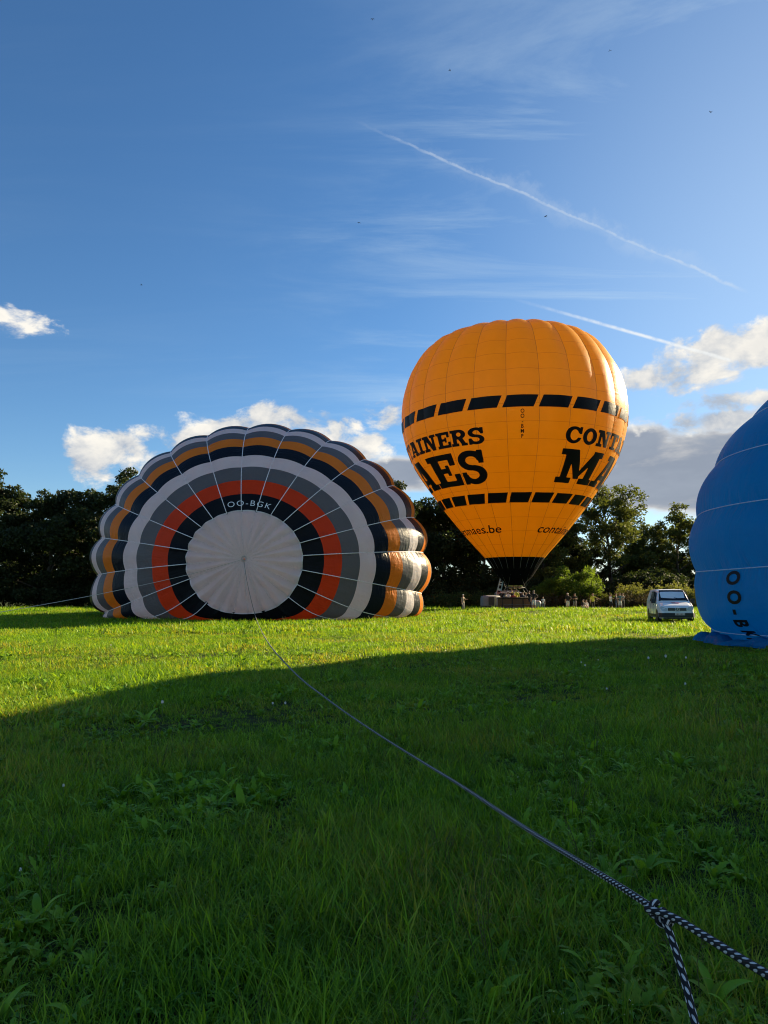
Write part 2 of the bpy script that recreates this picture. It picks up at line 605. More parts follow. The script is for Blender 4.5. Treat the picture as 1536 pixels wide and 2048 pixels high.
def tree_meshes(seed, H, W, leaf, n_limb=13, n_clump=95, per=140, leaf_size=0.34, base=0.22, gaps=0.0, taper=0.8):
    rng = np.random.default_rng(seed)
    g = Geo()
    top = H * 0.72
    pts, rad = [], []
    p = Vector((0, 0, -0.2))
    drift = Vector((rng.normal() * 0.02, rng.normal() * 0.02, 0))
    k = 9
    for i in range(k):
        t = i / (k - 1)
        pts.append(p + Vector((drift.x * H * t + rng.normal() * 0.08, drift.y * H * t + rng.normal() * 0.08, top * t)))
        rad.append(0.022 * H * (1 - 0.82 * t) + (0.12 if i == 0 else 0))
    g.tube(pts, rad, 9)
    ends = []
    for i in range(n_limb):
        t = base + (0.95 - base) * (i + rng.random() * 0.6) / n_limb
        q = t * (k - 1)
        j = min(int(q), k - 2)
        s = pts[j].lerp(pts[j + 1], q - j)
        az = i * 2.4 + rng.normal() * 0.4
        reach = W * 0.5 * (0.55 + 0.45 * math.sin(PI * min(1, (t + 0.15)))) * (0.75 + 0.4 * rng.random())
        rise = (0.35 + 0.75 * t) * reach * (0.6 + 0.5 * rng.random())
        lp = [s]
        for m_ in range(1, 5):
            u = m_ / 4
            lp.append(s + Vector((math.cos(az) * reach * u, math.sin(az) * reach * u, rise * u ** 0.8)) + Vector(rng.normal(size=3) * 0.12 * u * W * 0.1))
        r0 = 0.010 * H * (1 - 0.5 * t)
        g.tube(lp, [r0, r0 * .75, r0 * .5, r0 * .32, r0 * .12], 6)
        ends.append((lp[4], 1.0)); ends.append((lp[3], .8)); ends.append((lp[2], .6))
        for m_ in range(4):
            b0 = lp[2] if m_ < 2 else lp[3]
            a2 = az + (rng.random() - 0.5) * 2.4
            l2 = reach * (0.30 + 0.3 * rng.random())
            e = b0 + Vector((math.cos(a2) * l2, math.sin(a2) * l2, l2 * (0.1 + 0.8 * rng.random())))
            mid = b0.lerp(e, .5) + Vector((0, 0, .1))
            g.tube([b0, mid, e], [r0 * .35, r0 * .22, r0 * .08], 5)
            ends.append((e, 1.0)); ends.append((mid, .6))
    tp = pts[-1]
    for m_ in range(7):
        a2 = m_ * 0.9 + rng.random()
        e = tp + Vector((math.cos(a2) * W * .12 * rng.random(), math.sin(a2) * W * .12 * rng.random(), H * (0.12 + 0.14 * rng.random())))
        g.tube([tp, tp.lerp(e, .5), e], [0.006 * H, .004 * H, .0012 * H], 5)
        ends.append((e, .9)); ends.append((tp.lerp(e, .55), .8))
    idx = rng.permutation(len(ends))
    C, S = [], []
    cnt = 0
    for q in range(n_clump):
        e, w = ends[idx[q % len(ends)]]
        e = Vector(e) + Vector(rng.normal(size=3)) * (0.02 * W + 0.25)
        cr = (0.055 * W + 0.35) * (0.6 + 0.7 * rng.random()) * (1 - gaps * 0.4)
        n = int(per * (cr ** 2) / ((0.055 * W + 0.35) ** 2))
        r = rng.random(n) ** 0.45
        dd = rng.normal(size=(n, 3))
        dd /= np.linalg.norm(dd, axis=1, keepdims=True)
        pos = np.array(e)[None] + dd * r[:, None] * cr * np.array([1.15, 1.15, 0.75])
        C.append(pos)
        S.append(leaf_size * (0.6 + 0.7 * rng.random(n)))
    C, S = np.concatenate(C), np.concatenate(S)
    keep = C[:, 2] > 0.3
    v, f = leaf_quads(C[keep], S[keep], rng, 0.2)
    crown = mesh_data('crown', v, f, leaf, smooth=False)
    trunk = mesh_data('trunk', g.v, g.f, M_BARK, smooth=True)
    return trunk, crown


def shrub_meshes(seed, H, W, leaf, n_clump=46, per=110, leaf_size=0.22, spiky=0.0):
    rng = np.random.default_rng(seed)
    g = Geo()
    C, S = [], []
    for q in range(n_clump):
        a = rng.random() * 2 * PI
        rr = W * 0.5 * math.sqrt(rng.random()) * 0.92
        hmax = H * math.sqrt(max(0.05, 1 - (rr / (W * 0.55)) ** 2)) * (0.7 + 0.35 * rng.random())
        z = hmax * (0.25 + 0.75 * rng.random() ** 0.7)
        e = Vector((math.cos(a) * rr, math.sin(a) * rr, z))
        if q % 2 == 0:
            g.tube([(e.x * .25, e.y * .25, -0.1), (e.x * .6, e.y * .6, z * .5), e], [0.05, 0.035, 0.012], 5)
        cr = (0.10 * W + 0.22) * (0.6 + 0.6 * rng.random())
        n = int(per * (0.7 + 0.6 * rng.random()))
        dd = rng.normal(size=(n, 3))
        dd /= np.linalg.norm(dd, axis=1, keepdims=True)
        pos = np.array(e)[None] + dd * (rng.random(n) ** 0.45)[:, None] * cr * np.array([1, 1, 0.8 + spiky])
        C.append(pos); S.append(leaf_size * (0.6 + 0.7 * rng.random(n)))
        if spiky and q % 2 == 1:
            m = 26
            t = rng.random(m)
            tipv = np.array([rng.normal() * 0.15, rng.normal() * 0.15, 0.7 + 0.7 * rng.random()]) * spiky * 1.3
            C.append(np.array(e)[None] + tipv[None] * t[:, None] + rng.normal(size=(m, 3)) * 0.07)
            S.append(leaf_size * 0.75 * (0.6 + 0.6 * rng.random(m)))
    C, S = np.concatenate(C), np.concatenate(S)
    C[:, 2] = np.maximum(C[:, 2], 0.03)
    v, f = leaf_quads(C, S, rng, 0.2, 0.5)
    return mesh_data('stems', g.v, g.f, M_BARK), mesh_data('crown', v, f, leaf, smooth=False)


def plant_tree(name, meshes, px, y, scale, rot, label, cat='tree', group=None, names=('trunk', 'crown'), sx=1.0):
    """px: photo column of the tree's foot at depth y."""
    x = (px - 768) / FPX * y
    z = float(ground_z(np.float64(x), np.float64(y)))
    t = thing(name, label, cat, (x, y, z - 0.05), rot, group)
    t.scale = (scale * sx, scale * sx, scale)
    link(names[0], meshes[0], t)
    link(names[1], meshes[1], t)
    return t


def build_vegetation():
    dense_a = tree_meshes(11, 15, 10, LEAF_DARK, 15, 150, 150, 0.42, 0.10)
    dense_b = tree_meshes(12, 15, 9, LEAF_DARK, 14, 140, 150, 0.42, 0.08)
    dense_c = tree_meshes(13, 15, 11, LEAF_DARK, 15, 150, 150, 0.42, 0.10)
    airy_a = tree_meshes(21, 16, 11, LEAF_MID, 16, 190, 120, 0.36, 0.08, 0.30)
    airy_b = tree_meshes(22, 14, 9.5, LEAF_MID, 15, 185, 125, 0.36, 0.06, 0.25)
    G = 'trees along the far edge of the meadow'
    plant_tree('tree', dense_b, -8, 92, 1.10, 0.5, 'dark tree cut by the left edge of the photo', group=G)
    plant_tree('tree', dense_c, 92, 90, 1.02, 1.9, 'dark broad tree with pointed top, second from the left edge', group=G)
    plant_tree('tree', dense_a, 232, 91, 1.09, 3.1, 'dark round-topped tree just left of the striped balloon', group=G)
    plant_tree('tree', dense_b, 160, 97, 0.82, 4.4, 'low dark tree filling the gap between two taller left trees', group=G)
    plant_tree('tree', dense_c, 345, 96, 0.95, 5.2, 'dark tree hidden behind the striped balloon\'s upper left shoulder', group=G)
    plant_tree('tree', dense_a, 805, 94, 1.05, 0.2, 'dark tree showing between the striped and yellow balloons', group=G)
    plant_tree('tree', dense_c, 885, 96, 1.02, 2.2, 'dark tree behind the lower left of the yellow balloon', group=G)
    plant_tree('tree', dense_b, 965, 96, 0.90, 4.0, 'dark tree behind the black skirt of the yellow balloon', group=G)
    plant_tree('tree', airy_b, 1085, 97, 0.95, 0.9, 'dark tree behind the yellow balloon\'s lower right edge', group=G)
    plant_tree('tree', airy_a, 1222, 101, 1.09, 1.1, 'tall airy tree right of the yellow balloon, sky in its crown', group=G)
    plant_tree('tree', airy_b, 1352, 105, 1.02, 2.6, 'bushy tree between the tall airy tree and blue balloon', group=G)
    plant_tree('tree', airy_b, 1290, 104, 0.82, 4.0, 'lower tree filling the gap between the tall airy tree and the bushy one', group=G)
    plant_tree('tree', airy_a, 1402, 110, 0.66, 5.3, 'tree half hidden behind the left edge of the blue balloon', group=G)
    # trees that continue the wood behind balloons and beyond both sides of the frame
    far = [(1165, 101, .62, dense_a), (1120, 101, .85, dense_b), (1270, 109, .62, dense_c), (1345, 110, .60, dense_a), (-120, 95, .95, dense_a), (-235, 97, 1.0, dense_c), (460, 99, .8, dense_b), (575, 99, .8, dense_a), (690, 98, .82, dense_c),
           (1540, 110, .55, airy_b), (1670, 110, .6, airy_a), (1800, 110, .6, airy_b)]
    for i, (px, y, s, m) in enumerate(far):
        plant_tree('tree', m, px, y, s, i * 1.7, 'tree of the wood hidden behind a balloon or outside the frame', group='hidden trees of the wood')
    # unseen trees added on the sun's side, so that their shade covers the near grass
    for i, (x, y, s, m) in enumerate([(35.0, 27.5, 1.5, dense_a), (38.0, 20.5, 1.45, dense_c), (44.0, 12.5, 1.3, dense_b), (45, 31, 1.55, dense_c), (50, 24, 1.5, dense_b), (39, 33, 1.6, dense_a), (57, 34, 1.6, dense_c)]):
        plant_tree('tree', m, 768 + x / y * FPX, y, s, i * 2.0, 'unseen dark tree beyond the blue balloon, added to shade the near grass', group='unseen trees added to shade the near grass')
    plant_tree('tree', dense_b, 768 + 36 / 35 * FPX, 35, 1.5, 1.0, 'unseen slim dark tree behind the blue balloon, added to shade the grass', group='unseen trees added to shade the near grass', sx=.62)  # narrow extra tree, added to close a sunlit gap at the left
    # shrubs and low growth along the wood's foot
    bright = shrub_meshes(31, 5.2, 6.0, LEAF_BRIGHT, 70, 150, 0.27)
    olive = shrub_meshes(32, 2.9, 5.4, LEAF_OLIVE, 56, 130, 0.22, 0.6)
    olive2 = shrub_meshes(33, 2.6, 4.6, LEAF_OLIVE, 52, 130, 0.22, 0.7)
    darkb = shrub_meshes(34, 4.0, 7.0, LEAF_DARK, 70, 150, 0.32)
    brown = shrub_meshes(35, 1.5, 5.0, LEAF_BROWN, 46, 120, 0.20, 0.5)
    low = shrub_meshes(36, 1.7, 6.0, LEAF_MID, 50, 130, 0.24)
    N = ('stems', 'crown')
    S = 'shrubs at the foot of the wood'
    plant_tree('shrub', bright, 1150, 87.5, 1.0, 0.3, 'tall bright green shrub right of the yellow balloon\'s skirt', 'shrub', S, N)
    plant_tree('shrub', bright, 1095, 88, 0.72, 2.0, 'green shrub right behind the basket, below the bright one', 'shrub', S, N)
    plant_tree('shrub', olive, 1268, 88, 0.98, 0.7, 'olive shrub left of the white van, below the airy tree', 'shrub', S, N)
    plant_tree('shrub', olive2, 1338, 87, 1.02, 1.9, 'olive shrub right above the white van\'s roof', 'shrub', S, N)
    plant_tree('shrub', olive, 1402, 87, 1.0, 3.6, 'olive shrub between the van and the blue balloon', 'shrub', S, N)
    plant_tree('shrub', low, 1215, 87, 1.05, 0.1, 'low dark shrub between the bright shrub and the olive ones', 'shrub', S, N)
    plant_tree('shrub', low, 905, 89, 1.1, 2.9, 'long low dark shrub left of the trailer', 'shrub', S, N)
    plant_tree('shrub', low, 985, 90, 1.05, 4.4, 'low dark shrub right behind the feather flag', 'shrub', S, N)
    plant_tree('shrub', brown, 1085, 86, 1.05, 0.0, 'brown weedy growth right of the basket', 'shrub', S, N)
    plant_tree('shrub', brown, 1155, 86, 1.0, 2.1, 'brown weedy growth behind the two people in dark shirts', 'shrub', S, N)
    plant_tree('shrub', brown, 1225, 86, 1.0, 4.1, 'brown weedy growth behind the group of three people', 'shrub', S, N)
    plant_tree('shrub', brown, 1285, 85, 0.95, 5.6, 'brown weedy growth left of the white van\'s tail', 'shrub', S, N)
    und = [(-260, 90), (-150, 92), (-60, 90), (20, 92), (95, 89), (170, 92), (240, 90), (310, 93), (390, 95), (470, 95), (560, 95), (650, 95), (740, 93),
           (820, 92), (860, 93), (940, 93), (1015, 94), (1085, 93), (1160, 93), (1240, 93), (1310, 92), (1380, 92), (1460, 93), (1550, 93), (1650, 92), (1760, 93)]
    for i, (px, y) in enumerate(und):
        where = {20: 'under the tree at the left edge', 95: 'under the pointed tree, second from the left edge', 170: 'in the gap between the pointed and round-topped left trees',
                 240: 'under the round-topped tree left of the striped balloon', 820: 'close to the striped balloon\'s right edge', 860: 'between the striped balloon and the lone onlooker',
                 940: 'left of the trailer, below the wood', 1015: 'right behind the wicker basket', 1085: 'between the basket and the bright green shrub', 1160: 'behind the bright green shrub',
                 1240: 'under the tall airy tree', 1310: 'left of the van, under the bushy tree', 1380: 'above the van, beside the blue balloon'}.get(
                     px, 'hidden behind the striped balloon' if 260 < px < 800 else 'outside the frame or behind the blue balloon')
        plant_tree('undergrowth_bush', darkb, px, y + 1.5, 1.0 + 0.25 * random.random(), i * 2.1, 'dark undergrowth bush ' + where, 'bush',
                   'dark undergrowth along the wood', N)
    for i in range(16):
        px = -330 + i * 145 + random.uniform(-30, 30)
        plant_tree('wood_tree', (dense_a, dense_b, dense_c)[i % 3], px, 108 + random.uniform(-3, 5), (0.88 if px < 1080 else 0.46) + 0.1 * random.random(), i * 1.3,
                   'dark tree in the back row of the wood', 'tree', 'back row of dark trees')


build_vegetation()


# ------------------------------------------------------------------ balloon surfaces
def surf_normals(S, P, G, g0, g1, p0, p1):
    """Unit normals by finite differences, one-sided on the tapes so that the crease stays."""
    e = 1e-3
    Pa, Pb = np.clip(P - e, p0, p1), np.clip(P + e, p0, p1)
    Ga, Gb = np.clip(G - e, g0 + 1e-6, g1 - 1e-6), np.clip(G + e, g0 + 1e-6, g1 - 1e-6)
    dp = S(Pb, np.clip(G, g0 + 1e-6, g1 - 1e-6)) - S(Pa, np.clip(G, g0 + 1e-6, g1 - 1e-6))
    dg = S(P, Gb) - S(P, Ga)
    n = np.cross(dp, dg)
    ln = np.linalg.norm(n, axis=-1, keepdims=True)
    return n / np.maximum(ln, 1e-12)


def grid_panel(name, S, ps, gs, origin, center, mat, parent, vlen, midx=None):
    P, G = np.meshgrid(ps, gs, indexing='ij')
    V = S(P, G)
    Nn = surf_normals(S, P, G, gs[0], gs[-1], ps[0], ps[-1])
    sgn = np.sign(np.sum(Nn * (V - center), axis=-1).sum())
    Nn = Nn * sgn
    n, m = P.shape
    i = np.arange(n * m).reshape(n, m)
    f = np.stack([i[:-1, :-1], i[:-1, 1:], i[1:, 1:], i[1:, :-1]], -1).reshape(-1, 4)
    if sgn > 0:
        f = f[:, ::-1]
    v3 = V.reshape(-1, 3)
    fn = np.cross(v3[f[:, 1]] - v3[f[:, 0]], v3[f[:, 2]] - v3[f[:, 0]])
    if np.sum(fn * Nn.reshape(-1, 3)[f[:, 0]]) < 0:
        f = f[:, ::-1]
    uv = np.stack([G.ravel(), (P * vlen).ravel()], 1)
    return part(name, (v3 - origin), np.ascontiguousarray(f), mat, parent, midx=midx, uv=uv, normals=Nn.reshape(-1, 3))


def surface_strip(name, S, ps, g, origin, center, mat, parent, rad, lift=0.01, n=6):
    """A tape: a thin tube that follows the seam at gore coordinate g."""
    ps = np.asarray(ps)
    V = S(ps, np.full_like(ps, g))
    d = V - center
    d[:, 1] = d[:, 1]
    d /= np.linalg.norm(d, axis=1, keepdims=True)
    pts = V + d * lift - origin
    geo = Geo().tube([tuple(p) for p in pts], rad, n)
    return geo.build(name, mat, parent, smooth=True)


def lying_surface(cx, cy, zc, RR, bf, L, kup, phase, N=24, amp=0.14, para=18.0, clampz=None, mouth=1.5, seed=0):
    """Part-inflated envelope on its side, crown towards -Y. p = angle from the crown pole in degrees (0 crown, 180 mouth);
    g = gore coordinate. Everything in world space."""
    h = (clampz if clampz is not None else zc) - 0.03

    def S(p, g):
        p = np.asarray(p, dtype=float); g = np.asarray(g, dtype=float)
        th = np.radians(np.minimum(p, 90.0))
        t = np.clip((p - 90.0) / 90.0, 0, 1)
        k = 1 - mouth / RR
        r = np.where(p <= 90, RR * np.sin(th), RR * (1 - k * t ** 2))
        a = np.where(p <= 90, bf * np.cos(th), -L * t)
        nr = np.where(p <= 90, np.sin(th) / RR, L)
        na = np.where(p <= 90, np.cos(th) / bf, -2 * t * RR * k)
        ln = np.sqrt(nr ** 2 + na ** 2) + 1e-9
        nr, na = nr / ln, na / ln
        u = g - np.floor(g)
        f = 1 - (2 * u - 1) ** 2
        w = 2 * PI * r / N
        psi = np.radians(phase + g * 360.0 / N)
        c = np.cos(psi)
        am = amp * np.interp(p, [0, para, 36, 52, 75, 110, 180], [0.05, 0.10, 0.32, 0.80, 1.1, 1.0, 0.6])
        am = am * np.where(c > 0, 1.0 - 0.38 * np.clip(c * 1.6, 0, 1), 1.0)
        am = am * np.where(c < -0.15, 1.0 + 0.25 * np.sin(g * 2.3 + seed), 1.0)
        r2 = r + am * w * f * nr
        a2 = a + am * w * f * na
        X = r2 * np.sin(psi)
        Zl = r2 * c
        q = np.maximum(-Zl, 0)
        low = q / (1 + (q / h) ** 7) ** (1 / 7)
        Z = np.where(Zl >= 0, kup * Zl, -low)
        # slack cloth resting on the ground spreads sideways a little
        return np.stack([cx + X, cy - a2, zc + Z], -1)
    return S


def text_mesh2d(body, step, shear=0.0, size=1.0, spacing=1.0, heavy=0.0):
    cu = bpy.data.curves.new('lettering', 'FONT')
    cu.body = body
    cu.size = size
    cu.shear = shear
    cu.space_character = spacing
    cu.resolution_u = 4
    cu.offset = heavy
    o = bpy.data.objects.new('lettering', cu)
    COL.objects.link(o)
    dg = bpy.context.evaluated_depsgraph_get()
    me = bpy.data.meshes.new_from_object(o.evaluated_get(dg))
    bpy.data.objects.remove(o)
    bpy.data.curves.remove(cu)
    bm = bmesh.new()
    bm.from_mesh(me)
    bpy.data.meshes.remove(me)
    xs = [v.co.x for v in bm.verts]; ys = [v.co.y for v in bm.verts]
    lo, hi = (min(xs), min(ys)), (max(xs), max(ys))
    for ax in (0, 1):
        k = lo[ax] + step
        while k < hi[ax]:
            co = [0, 0, 0]; no = [0, 0, 0]
            co[ax] = k; no[ax] = 1
            bmesh.ops.bisect_plane(bm, geom=bm.verts[:] + bm.edges[:] + bm.faces[:], plane_co=co, plane_no=no, dist=1e-5)
            k += step
    bm.verts.ensure_lookup_table()
    v = np.array([v.co[:] for v in bm.verts])
    f = [tuple(q.index for q in fc.verts) for fc in bm.faces]
    bm.free()
    return v[:, 0], v[:, 1], f, (lo[0], hi[0], lo[1], hi[1])


# --- slab-serif capitals: unions of simple shapes, contoured on a grid
def _box(x0, y0, x1, y1):
    return lambda X, Y: np.maximum(np.maximum(x0 - X, X - x1), np.maximum(y0 - Y, Y - y1))


def _poly(*pts):
    a = sum(pts[i][0] * pts[(i + 1) % len(pts)][1] - pts[(i + 1) % len(pts)][0] * pts[i][1] for i in range(len(pts)))
    if a < 0:
        pts = pts[::-1]

    def f(X, Y):
        r = None
        for (xa, ya), (xb, yb) in zip(pts, pts[1:] + pts[:1]):
            l = math.hypot(xb - xa, yb - ya)
            d = ((yb - ya) * (X - xa) - (xb - xa) * (Y - ya)) / l
            r = d if r is None else np.maximum(r, d)
        return r
    return f


def _ell(cx, cy, rx, ry):
    return lambda X, Y: (np.sqrt(((X - cx) / rx) ** 2 + ((Y - cy) / ry) ** 2) - 1) * min(rx, ry)


def _u(*fs):
    def f(X, Y):
        r = fs[0](X, Y)
        for q in fs[1:]:
            r = np.minimum(r, q(X, Y))
        return r
    return f


def _sub(a, *bs):
    def f(X, Y):
        r = a(X, Y)
        for q in bs:
            r = np.maximum(r, -q(X, Y))
        return r
    return f


_s = 0.17
GLYPH = {
    'I': (0.62, _u(_box(0, 0, .62, _s), _box(0, 1 - _s, .62, 1), _box(.17, 0, .45, 1))),
    'T': (0.98, _u(_box(0, 1 - _s, .98, 1), _box(0, .60, .15, 1), _box(.83, .60, .98, 1), _box(.35, 0, .63, 1), _box(.19, 0, .79, _s))),
    'A': (1.12, _u(_poly((.12, 0), (.30, 0), (.60, 1), (.40, 1)), _poly((.70, 0), (1.02, 0), (.74, 1), (.42, 1)), _box(.3, .24, .8, .39),
                   _box(0, 0, .44, _s), _box(.58, 0, 1.12, _s), _box(.26, 1 - _s * .9, .72, 1))),
    'N': (1.08, _u(_box(.11, 0, .30, 1), _box(.74, 0, .95, 1), _box(0, 0, .44, _s), _box(.60, 1 - _s, 1.08, 1), _box(0, 1 - _s, .4, 1),
                   _poly((.11, 1), (.43, 1), (.95, 0), (.66, 0)))),
    'E': (0.92, _u(_box(.12, 0, .40, 1), _box(0, 0, .92, _s), _box(0, 1 - _s, .88, 1), _box(.38, .43, .66, .58), _box(.75, 0, .92, .37),
                   _box(.72, .64, .88, 1), _box(.57, .34, .68, .67))),
    'R': (1.04, _u(_box(.12, 0, .39, 1), _box(0, 0, .5, _s), _box(0, 1 - _s, .58, 1), _box(.36, .42, .60, .57),
                   _sub(_ell(.58, .71, .40, .29), _ell(.56, .71, .14, .125), _box(0, .5, .39, 1)),
                   _sub(_box(.36, 1 - _s, .6, 1), _box(0, 0, 0, 0)), _poly((.44, .50), (.76, .50), (.98, .06), (.70, .06)), _box(.66, 0, 1.04, .15))),
    'S': (0.88, _u(_sub(_ell(.43, .715, .40, .295), _ell(.45, .715, .17, .125), _box(.44, .30, 1, .70)),
                   _sub(_ell(.44, .285, .42, .295), _ell(.42, .285, .18, .125), _box(-.2, .30, .43, .72)),
                   _box(.66, .62, .82, 1.0), _box(.03, 0, .20, .38))),
    'C': (1.00, _u(_sub(_ell(.50, .5, .50, .51), _ell(.53, .5, .24, .33), _box(.62, .36, 1.2, .64)), _box(.80, .58, .97, 1.0))),
    'O': (1.02, _sub(_ell(.51, .5, .51, .51), _ell(.51, .5, .23, .30))),
    'M': (1.42, _u(_box(.14, 0, .36, 1), _box(1.0, 0, 1.30, 1), _box(0, 0, .52, _s), _box(.84, 0, 1.42, _s), _box(0, 1 - _s, .42, 1),
                   _box(1.02, 1 - _s, 1.42, 1), _poly((.14, 1), (.48, 1), (.82, .14), (.60, .14)), _poly((.60, .14), (.74, .14), (1.30, 1), (1.04, 1)))),
}


def glyph_mesh(ch, n=34):
    w, fn = GLYPH[ch]
    e = 0.02
    nx = max(8, int(n * w))
    xs = np.linspace(-e, w + e, nx); ys = np.linspace(-e, 1 + e, n)
    X, Y = np.meshgrid(xs, ys, indexing='ij')
    F = fn(X, Y)
    F = np.where(np.abs(F) < 1e-6, 1e-6, F)
    vid, vx, vy, faces = {}, [], [], []

    def vert(key, x, y):
        if key not in vid:
            vid[key] = len(vx); vx.append(x); vy.append(y)
        return vid[key]
    for i in range(nx - 1):
        for j in range(n - 1):
            c = [(i, j), (i + 1, j), (i + 1, j + 1), (i, j + 1)]
            ins = [F[q] < 0 for q in c]
            if not any(ins):
                continue
            loop = []
            for k in range(4):
                a, b2 = c[k], c[(k + 1) % 4]
                if ins[k]:
                    loop.append(vert(('c',) + a, xs[a[0]], ys[a[1]]))
                if ins[k] != ins[(k + 1) % 4]:
                    t = F[a] / (F[a] - F[b2])
                    loop.append(vert(('e',) + min(a, b2) + max(a, b2), xs[a[0]] + t * (xs[b2[0]] - xs[a[0]]), ys[a[1]] + t * (ys[b2[1]] - ys[a[1]])))
            if len(loop) >= 3:
                faces.append(tuple(loop))
    return np.array(vx), np.array(vy), faces, w


def on_surface(S, p, g, center, lift):
    p = np.asarray(p, float); g = np.asarray(g, float)
    gf = np.floor(g)
    gc = np.clip(g, gf + 1e-4, gf + 1 - 1e-4)
    V = S(p, gc)
    e = 1e-3
    dp = S(p + e, gc) - S(p - e, gc)
    ga, gb = np.clip(gc - e, gf + 1e-5, gf + 1 - 1e-5), np.clip(gc + e, gf + 1e-5, gf + 1 - 1e-5)
    dg = S(p, gb) - S(p, ga)
    n = np.cross(dp, dg)
    n /= np.linalg.norm(n, axis=-1, keepdims=True) + 1e-12
    s = np.sign(np.sum(n * (V - center), axis=-1, keepdims=True))
    n = n * s
    return V + n * lift, n


def decal(name, S, p, g, faces, center, origin, mat, parent, lift=0.025):
    V, n = on_surface(S, p, g, center, lift)
    f0 = faces[len(faces) // 2]
    fn = np.cross(V[f0[1]] - V[f0[0]], V[f0[2]] - V[f0[0]])
    if fn @ n[f0[0]] < 0:
        faces = [f[::-1] for f in faces]
    return part(name, V - origin, faces, mat, parent, normals=n)


# ------------------------------------------------------------------ striped balloon lying on the grass
KUP = 0.85


def build_striped():
    cx, cy, zc = -8.32, 53.0, 3.72
    RR, bf, N, phase = 11.05, 7.2, 24, -4.5
    S = lying_surface(cx, cy, zc, RR, bf, 13.0, KUP, phase, N, 0.175, 18.0)
    origin = np.array([cx, cy, 0.0])
    cen = np.array([cx, cy + 1.0, zc])
    root = thing('hot_air_balloon', 'half-inflated balloon lying on its side with white, orange, red, grey and black rings', 'hot air balloon', tuple(origin))
    edges = [17.8, 25.2, 31.4, 38.0, 44.4, 50.8, 57.0, 63.2, 69.6, 76.6, 84.0, 92.0]
    cols = [FB_BLACK, FB_RED, FB_GREY, FB_WHITE, FB_NAVY, FB_ORANGE, FB_GREY, FB_WHITE, FB_NAVY, FB_ORANGE, FB_GREY]
    for g in range(N):
        psi = (phase + (g + .5) * 15) % 360
        under = 135 < psi < 225
        gs = np.linspace(g, g + 1, 11)
        if under:
            ps, mi = [], []
            for k in range(len(cols)):
                q = np.linspace(edges[k], edges[k + 1], 4)
                ps += list(q[:-1])
                mi += [k] * 3
            ps.append(edges[-1])
            grid_panel('gore_underside', S, np.array(ps), gs, origin, cen, cols, root, 0.17, midx=np.repeat(mi, 10))
        else:
            for k, m in enumerate(cols):
                grid_panel('panel', S, np.linspace(edges[k], edges[k + 1], 6), gs, origin, cen, m, root, 0.17)
        grid_panel('gore', S, np.linspace(edges[-1], 179, 18), gs, origin, cen, (FB_WHITE, FB_ORANGE, FB_WHITE)[g % 3], root, 0.2)
        if math.cos(math.radians(phase + g * 15)) < -0.80:
            continue
        surface_strip('load_tape', S, np.linspace(edges[0], 178, 60), g, origin, cen, M_TAPE, root, 0.026)
    # parachute valve in the crown: a white disc of its own, sagging between its tapes
    rng = np.random.default_rng(3)

    def SP(p, g):
        p = np.asarray(p, float); g = np.asarray(g, float)
        base = S(np.maximum(p, 0.3), np.floor(g + 1e-9) + np.zeros_like(p))
        # smooth disc without the gore bulge, then its own radial folds
        th = np.radians(p)
        r = RR * np.sin(th); a = bf * np.cos(th)
        psi = np.radians(phase + g * 15.0)
        u = g - np.floor(g)
        fold = 1 - (2 * u - 1) ** 2
        t = p / 18.4
        side = np.abs(np.sin(psi))
        dep = 0.34 * (1 - np.abs(2 * u - 1) ** 1.4) * t ** 0.8 * (0.40 + 0.75 * side) - 0.10 * np.exp(-((t - 0.0) / 0.13) ** 2) - 0.06 * (t > 0.985)
        dep = dep + 0.05 * np.sin(g * 3.1 + t * 9.0) * t * (np.cos(psi) < 0) + 0.03 * np.sin(t * 23 + g * 1.7) * t
        X = r * np.sin(psi); Zl = r * np.cos(psi)
        q = np.maximum(-Zl, 0)
        h = zc - 0.03
        low = q / (1 + (q / h) ** 7) ** (1 / 7)
        Z = np.where(Zl >= 0, KUP * Zl, -low)
        return np.stack([cx + X, cy - a - 0.03 - dep, zc + Z], -1)
    gs = np.linspace(0, 24, 24 * 10 + 1)
    ps = np.linspace(0.25, 18.4, 16)
    P, G = np.meshgrid(ps, gs, indexing='ij')
    V = SP(P, np.minimum(G, 23.99999))
    n, m = P.shape
    i = np.arange(n * m).reshape(n, m)
    f = np.stack([i[:-1, :-1], i[:-1, 1:], i[1:, 1:], i[1:, :-1]], -1).reshape(-1, 4)
    para = part('parachute', V.reshape(-1, 3) - origin, f, FB_PARA, root, uv=np.stack([G.ravel(), P.ravel() * 0.19], 1))
    for g in range(N):
        pts = SP(np.linspace(1.0, 18.2, 14), np.full(14, float(g)))
        pts[:, 1] -= 0.012
        Geo().tube([tuple(q) for q in pts - origin], 0.016, 5).build('crown_tape', M_TAPE, para, True)
    pole = SP(np.array([0.3]), np.array([0.0]))[0] - origin
    ring = Geo()
    ring.tube([(pole[0] + 0.13 * math.cos(t), pole[1] - 0.05, pole[2] + 0.13 * math.sin(t)) for t in np.linspace(0, 2 * PI, 19)], 0.03, 8)
    ring.build('crown_ring', M_STEEL, root, True)
    hem = Geo()
    q = SP(np.full(145, 18.3), np.linspace(0, 23.999, 145)) - origin
    q[:, 1] -= 0.02
    hem.tube([tuple(z) for z in q], 0.022, 5)
    hem.build('parachute_hem', M_TAPE, root, True)
    # registration, white on the black ring
    x, y, fc, (x0, x1, y0, y1) = text_mesh2d('OO-BGK', 0.12, spacing=1.25, heavy=-0.004)
    ang = -16.3 + (x - x0) / (x1 - x0) * 38.0
    pp = 20.1 + (y - y0) / (y1 - y0) * 2.2
    decal('registration', S, pp, (ang - phase) / 15.0, fc, cen, origin, M_PRINT_WHITE, root, 0.05)
